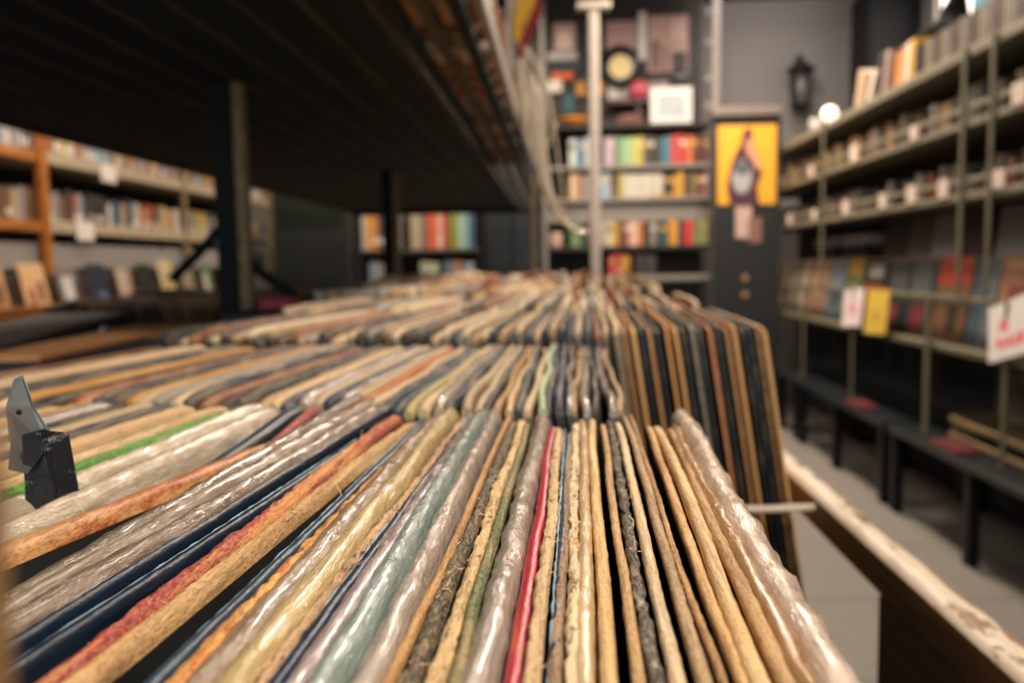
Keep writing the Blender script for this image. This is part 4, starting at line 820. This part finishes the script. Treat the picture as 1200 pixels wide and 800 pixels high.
# benches below the rack
for i, (y0, y1) in enumerate(((2.1, 3.44), (3.5, 4.75), (4.8, 5.2))):
    bn = thing('low_bench', f'low black bench under the aisle rack, {["nearest", "middle", "farthest"][i]} of three', 'bench', (1.30, y0, 0), 'black benches under the rack'); L = y1-y0
    MB().box(0, .38, 0, L, .315, .345, 0, .004).build('bench_top', plain('black_bench_top', '1a2022', .35, .2, 0), bn)
    for yy in ((.015, L/2, L-.05) if L > 1 else (.015, L-.05)):
        for xx in (.01, .33): MB().box(xx, xx+.04, yy, yy+.04, 0, .315, 0, .003).build('leg', BLACKMETAL, bn)
    MB().box(.36, .378, 0, L, .05, .31).build('back_board', DARKB, bn)
for y, lb in ((3.75, 'dark red flat folder lying on the middle black bench'), (2.86, 'dark red flat folder lying on the nearest black bench')):
    f_ = thing('flat_folder', lb, 'folder', (1.335, y, .3455)); MB().box(-.03, .05, 0, .22, 0, .012, 0, .002).build('cover_board', plain('dark_red_board', '5c1c22', .5, .2, 0), f_); MB().box(-.026, .046, .004, .216, .012, .016).build('flap', plain('dark_red_board', '5c1c22', .5, .2, 0), f_)
cr = thing('wooden_crate', 'low slatted wooden crate on the nearest black bench', 'crate', (1.40, 2.2, .3455))
for z in (.0, .058): MB().box(0, .012, 0, .93, z+.01, z+.028, 0, .002).build('slat', POSTW, cr); MB().box(.2, .212, 0, .93, z+.01, z+.028, 0, .002).build('slat', POSTW, cr)
for y in (.0, .915):
    MB().box(.012, .2, y, y+.015, .0, .09, 0, .002).build('end_board', POSTW, cr)
MB().box(.012, .2, .015, .915, 0, .01).build('bottom', DARKWOOD, cr)
for y, h, c, lb in ((2.5, .2, '4c4a48', 'grey carton standing at the back of the nearest bench, closest'), (2.95, .22, '57524e', 'grey-brown carton at the back of the nearest bench, beside the closest one')):
    root = thing('carton', lb, 'box', (1.635, y, .3455)); MB().box(-.012, .04, 0, .3, 0, h, 0, .003).build('carton_body', plain('carton_'+c, c, .8, .1, 0), root); MB().box(-.014, .042, -.002, .302, h, h+.02, 0, .003).build('lid', plain('carton_lid', '6c6661', .8, .1, 0), root)

# poster stand at the end of the rack
ps = thing('poster_stand', 'black upright panel with a pale top board at the far end of the aisle', 'stand', (1.125, 5.25, 0))
MB().box(-.19, .205, 0, .05, 0, 1.86, 0, .004).build('panel', plain('black_panel', '101416', .6, .1, 0), ps)
MB().box(-.205, .205, -.03, .12, 1.8605, 1.915, 0, .005).build('top_board', plain('taupe_board', '6e645c', .6, .15, 0), ps)
for z in (.80, .90): MB().lathe([(0, -.006), (.018, -.005), (.02, 0), (0, 0)], (-.0, 0, z), 'y', 14).build('knob', plain('brass_knob', 'b08a6a', .4, .1, .5), ps)
po = thing('yellow_poster', 'yellow poster with a dark maroon figure and a grey oval, on the black stand', 'poster', (1.13, 5.244, 1.34))
MB().box(-.172, .172, 0, .005, 0, .468, 0, .001).build('sheet', plain('yellow_print', 'd89c24', .55, .06, 0), po)
def flat_shape(name, pts, m, y, parent):
    k = len(pts); MB().add([(x, y, z) for x, z in pts]+[(x, 0, z) for x, z in pts], [tuple(range(k)), tuple(range(2*k-1, k-1, -1))]+[(i, (i+1) % k, k+(i+1) % k, k+i) for i in range(k)]).build(name, m, parent)
flat_shape('figure_print', [(-.10, 0), (-.12, .10), (-.10, .22), (-.07, .30), (-.035, .36), (-.02, .44), (.02, .455), (.035, .40), (.045, .33), (.075, .26), (.09, .18), (.06, .10), (.075, .0)], plain('maroon_print', '48202c', .55, .15, 0), -.0012, po)
flat_shape('face_print', [(.0, .30), (-.01, .35), (.01, .395), (.035, .385), (.04, .33), (.07, .27), (.085, .22), (.06, .20), (.03, .26)], plain('skin_tone_print', 'c48a68', .55, .1, 0), -.0018, po)
flat_shape('oval_print', [(-.03+.058*math.cos(a), .165+.10*math.sin(a)) for a in (2*math.pi*k/18 for k in range(18))], plain('grey_print', '9a9c9e', .55, .2, 0), -.0024, po)
flat_shape('oval_shade_print', [(-.03+.050*math.cos(a), .215+.042*math.sin(a)) for a in (2*math.pi*k/14 for k in range(14))], plain('dark_grey_print', '55565a', .55, .2, 0), -.0030, po)
flyer = thing('hung_flyer', 'pinkish white flyer hanging below the yellow poster on the black stand', 'flyer', (1.14, 5.244, 1.14))
MB().box(-.075, .02, 0, .004, .0, .19, 0, .001).build('sheet', plain('pinkish_paper', 'b89c90', .6, .15, 0), flyer); MB().box(.0, .08, -.001, .003, -.03, .12).build('sheet', plain('brownish_paper', '7c5c50', .6, .2, 0), flyer)
MB().box(-.04, -.03, -.003, .005, .17, .18).build('pin', BLACKMETAL, flyer)

# lantern on the back wall
ln = thing('wall_lantern', 'dark iron lantern hanging on the grey back wall', 'lantern', (1.80, 6.56, 2.10))
IRON = plain('dark_iron', '2a2a2c', .6, .2, .4)
for a in range(4):
    cx, cy = .075*math.cos(a*math.pi/2+.785), .075*math.sin(a*math.pi/2+.785)
    MB().tube([(cx*.8, cy*.8, .04), (cx, cy, .12), (cx, cy, .30)], .010, 6).build('bar', IRON, ln)
MB().lathe([(0, .0), (.03, .0), (.075, .03), (.08, .045), (0, .045)], (0, 0, 0), 'z', 16).build('base', IRON, ln)
MB().lathe([(.11, .29), (.10, .305), (.05, .35), (.02, .38), (.0, .385)], (0, 0, 0), 'z', 16).build('cap', IRON, ln)
MB().tube([(0, 0, .38), (.0, .03, .42), (.0, .08, .42), (.0, .138, .40)], .008, 6).build('bracket', IRON, ln)
MB().lathe([(0, .05), (.045, .06), (.05, .18), (.03, .28), (0, .285)], (0, 0, 0), 'z', 16).build('glass', plain('smoked_glass', '6c6664', .2, .1, 0), ln, (0, 0, 0), True)
sb = thing('tall_cupboard', 'tall black cupboard at the back wall beyond the rack', 'cupboard', (2.36, 6.28, 0)); MB().box(-.165, .165, 0, .4, .0, 2.9, 0, .005).build('carcass', plain('black_panel', '101416', .6, .1, 0), sb); MB().box(-.155, .155, -.015, 0, .05, 2.85, 0, .004).build('door', plain('black_panel', '101416', .6, .1, 0), sb); MB().box(-.14, -.125, -.03, -.015, 1.0, 1.2).build('handle', STEELG, sb)

# ---------------------------------------------------------------- wall shelves along the side wall
ls = thing('side_shelving', 'cream-lipped wall shelving with wooden posts along the side wall', 'shelving', (-2.2, 0, 0))
CREAML = plain('cream_lip_paint', 'a89880', .55, .15, 0); ORANGEW = wood('orange_wood', 'c47a28', '7a4614', .5)
for z in (1.485, 1.19):
    MB().box(-.36, -.01, 2.0, 3.57, z, z+.02, 0, .003).build('shelf_board', ORANGEW, ls); MB().box(-.01, .002, 2.0, 3.57, z-.012, z+.03, 0, .003).build('shelf_lip', ORANGEW, ls)
    MB().box(-.36, -.01, 3.60, 6.45, z, z+.02, 0, .003).build('shelf_board', CREAML, ls); MB().box(-.01, .002, 3.60, 6.45, z-.012, z+.042, 0, .003).build('shelf_lip', CREAML, ls)
MB().box(-.02, .02, 3.555, 3.595, 0, 1.72, 0, .004).build('post', ORANGEW, ls)
for y in (4.95, 6.45): MB().box(-.014, .014, y, y+.03, 0, 1.6, 0, .004).build('post', POSTW, ls)
for y in (4.3, 5.4): MB().box(-.375, -.355, y, y+.04, .9, 1.6, 0, .003).build('bracket', BLACKMETAL, ls)
MB().box(-.38, -.36, 2.0, 6.45, 1.18, 1.75, 0, .002).build('back_panel', DARKB, ls)
MB().box(-.045, -.03, 2.0, 6.4, 1.02, 1.13, 0, .002).build('wall_stand_in', plain('grey_stand_in_paint', '8c8580', .7, .1, 0), ls)  # added panel, set forward to catch the lamp in place of the lit wall
SPAL = [('grey', '8c8a88'), ('white', 'c8c0b6'), ('beige', 'a89478'), ('blue', '3a526c'), ('rust', 'a8562e'), ('dark', '2a2a2c'), ('yellow', 'b89a40'), ('pale blue', '8298a8'), ('brown', '6a4830'), ('red', 'a03a30'), ('cream', 'c8b08c')]
for z, where in ((1.506, 'upper'), (1.211, 'lower')):
    y = 2.25; cn = Count()
    while y < 6.4:
        if 3.52 < y < 3.6: y = 3.602
        w_ = rk.uniform(.028, .055); nm, c = rk.choice(SPAL)
        if where == 'lower' and 3.9 < y < 4.15: nm, c = 'dark', '202224'
        book('book', 'book', f'{cn(nm)} {nm} book from the near end of the {where} side-wall shelf', f'books on the {where} side-wall shelf', -2.225, y+w_/2, z, w_*.93, .14, rk.uniform(.14, .185) if where == 'upper' else rk.uniform(.12, .165), c, (.2, .4, 'd0c8b8') if rk.random() < .3 else None, 'y-'); y += w_+.003
for z, ys, wh in ((1.44, (4.12,), 'upper'), (1.15, (3.88,), 'lower')):
    for y in ys: tag(MB().box(-2.196, -2.192, y-.07, y+.07, z, z+.085, 0, .001).build('price_tag', plain('white_tag', 'd8cfc4', .6, .05, 0)), f'white price tag hanging on the {wh} side-wall shelf lip', 'tag')
# sloping ledge with small covers below the shelves
lg = thing('cover_ledge', 'orange wooden ledge holding small covers along the side wall', 'ledge', (-1.95, 2.4, 0))
MB().box(-.2, .03, 0, 2.75, .825, .85, 0, .004).build('ledge_board', ORANGEW, lg); MB().box(.03, .045, 0, 2.75, .825, .885, 0, .004).build('front_lip', ORANGEW, lg)
MB().box(-.22, -.2, 0, 2.75, .3, 1.0, 0, .003).build('back_board', DARKWOOD, lg)
for y in (.05, 2.65): MB().box(-.15, -.10, y, y+.05, 0, .825, 0, .004).build('leg', DARKWOOD, lg)
SMALL = [(2.95, .2, 'b08c62', ((.15, .4, .1, .5, '7a4630'), (.6, .85, .2, .6, '6a3c2c')), 'tan cover with two brown figures on the orange ledge, nearest'), (3.20, .2, 'c9a276', ((.2, .42, .08, .5, '8c4c30'), (.6, .82, .2, .62, '5c3428')), 'peach cover with two dark figures on the orange ledge'), (3.43, .19, '6f6a66', ((.2, .7, .1, .75, 'c0bcb8'), (.75, .95, .1, .6, '4a423c')), 'grey cover with a white portrait on the orange ledge'), (3.66, .2, '1b2736', ((.4, .8, .0, .35, '52688a'),), 'navy cover with a small blue figure on the orange ledge'), (3.89, .18, '9c8878', ((.1, .5, .3, .9, 'b8a494'),), 'pinkish beige cover on the orange ledge'), (4.10, .2, '18221f', ((.3, .9, .0, .25, '3a4c50'),), 'dark green cover on the orange ledge'), (4.33, .22, 'c0ae82', ((.3, .8, .3, .7, 'a8946a'),), 'pale cream-yellow cover on the orange ledge'), (4.57, .2, '8c8068', (), 'plain khaki cover on the orange ledge'), (4.83, .2, '5c6c5c', ((.1, .5, .2, .7, 'c0b4a0'), (.6, .9, .4, .9, '4a7a50')), 'green and white cover at the far end of the orange ledge')]
for y, s, c, shp, lb in SMALL:
    root = thing('small_cover', lb, 'record', (-2.005, y, .8520), 'small covers on the orange ledge', (0, R(-10), R(8))); w_ = s/2
    MB().box(-.004, 0, -w_, w_, 0, s*.95, 0, .001).build('sleeve_board', plain('cover_'+c, c, .45, .15, 0), root)
    for i, (a, b, d, e, sc) in enumerate(shp): MB().box(-.0005, .0007, -w_+s*a, -w_+s*b, s*d, s*e*.95).build('printed_shape', plain('print_'+sc, sc, .4, .2, 0), root)
# second record table beyond the posts, with sparse dark sleeves and a long navy case
t2 = thing('record_table', 'second dark record table beyond the black post, half filled', 'table')
MB().box(-1.45, -.66, .9, 3.4, .59, .618, 0, .004).build('bin_floor', DARKWOOD, t2)
for x in (-1.43, -.70):
    for y in (.95, 3.3): MB().box(x, x+.04, y, y+.04, 0, .59, 0, .003).build('leg', DARKWOOD, t2)
for y in (1.62, 2.1, 2.55): MB().box(-1.45, -.66, y-.008, y+.008, .618, .845, 0, .003).build('divider', DARKWOOD, t2)
MB().box(-1.45, -1.43, .9, 3.4, .618, .86, 0, .003).build('side_panel', RAILWOOD, t2)
LPAL = [('black', '16191a'), ('navy', '152130'), ('brown', '5e4024'), ('tan', '8c683c'), ('black', '1c1f20'), ('rust', '7c4020'), ('cream', 'b89a70'), ('grey', '6c655e')]
for row, (ya, zt) in enumerate(((1.27, .835), (1.66, .84), (2.15, .93), (2.58, .935))):
    cn = Count(); place = ['nearest', 'second', 'third', 'farthest'][row]
    x = -.80
    while x > -1.30:
        nm, c = rb.choice(LPAL); t = rb.uniform(.006, .011)
        sleeve(x-.06, ya, x, ya+.315, t, zt+rb.uniform(-.012, .008), f'{cn(nm)} {nm} sleeve in the {place} row of the second table, from the post', (EDGE, FACE), 0, 8, 1500+row*60+int(-x*1000) % 59, R(14), f'records in the {place} row of the second table', .001, lin(c)); x -= t+rb.uniform(.022, .06)
NAVYP = plain('navy_plastic', '14202e', .6, .12, 0)
CHROME = plain('chrome', 'd0d4d8', .15, .05, 1.0)
def case(name, label, cat, loc, rz, w, l, h, m1, m2, tilt=0.0):
    root = thing(name, label, cat, loc, None, (0, tilt, R(rz)))
    MB().box(-w/2, w/2, 0, l, 0, h*.66, 0, .005).build('case_body', m1, root); MB().box(-w/2-.003, w/2+.003, -.003, l+.003, h*.66+.0005, h, 0, .005).build('lid', m2, root)
    return root
nc = case('navy_case', 'long navy plastic case with a chrome clasp, across the second table records', 'case', (-.80, 1.02, .8510), 19, .17, 1.0, .055, NAVYP, NAVYP)
cl_ = MB(); cl_.tube([(.0905, .50, .020), (.096, .56, .024), (.094, .62, .030)], .0045, 8); cl_.build('clasp', CHROME, nc, (0, 0, 0), True); MB().lathe([(0, -.012), (.008, -.009), (.012, 0), (.008, .009), (0, .012)], (.098, .645, .034), 'z', 14).build('clasp_knob', CHROME, nc, (0, 0, 0), True)
trough = thing('side_trough', 'dark wooden trough between the record tables, filled with flat cases', 'trough', (-.50, 0, 0))
MB().box(-.07, .125, .3, 1.45, .80, .815, 0, .003).build('bottom_board', DARKWOOD, trough); MB().box(.11, .125, .3, 1.43, .815, .905, 0, .003).build('side_board', DARKWOOD, trough)
for y in (.32, 1.38): MB().box(-.02, .02, y, y+.04, .6185, .80, 0, .003).build('leg', DARKWOOD, trough)
OCH = plain('ochre_board', '8a6426', .6, .2, 0); BRN = plain('brown_board', '4e3320', .6, .25, 0); BLK = plain('black_board', '131719', .5, .15, 0)
case('flat_box', 'ochre brown flat box lying below the long navy case', 'box', (-.545, .98, .8155), 8, .20, .40, .098, BRN, OCH)
case('flat_box', 'black flat box near the bent clip, beside the record rows', 'box', (-.50, .36, .8155), 2, .20, .32, .095, BLK, BLK)
case('navy_box', 'navy wedge-shaped box with a tan-edged lid beside the second and third rows', 'box', (-.455, .69, .8155), 6, .11, .27, .108, NAVYP, NAVYP)
tag(MB().box(-.03, .03, 0, .25, 0, .006, 0, .001).build('tan_board', plain('tan_board', 'a8754a', .6, .2, 0), None, (-.475, .70, .9245)), 'thin tan board lying on the navy wedge-shaped box', 'board').rotation_euler = (0, 0, R(6))
case('carton', 'tall dark brown carton with a rusty lid standing just beyond the black post', 'box', (-.525, 1.66, .6185), 0, .08, .30, .325, BLK, BRN)
case('flat_box', 'small black box between the ochre box and the black post', 'box', (-.50, 1.39, .8155), -2, .13, .155, .115, BLK, BLK)
tag(MB().box(-.03, .03, 0, .06, 0, .022, 0, .003).build('red_box', plain('crimson_board', '8c2432', .55, .15, 0), None, (-.48, 1.42, .9310)), 'small crimson box on the small black box by the post', 'box')
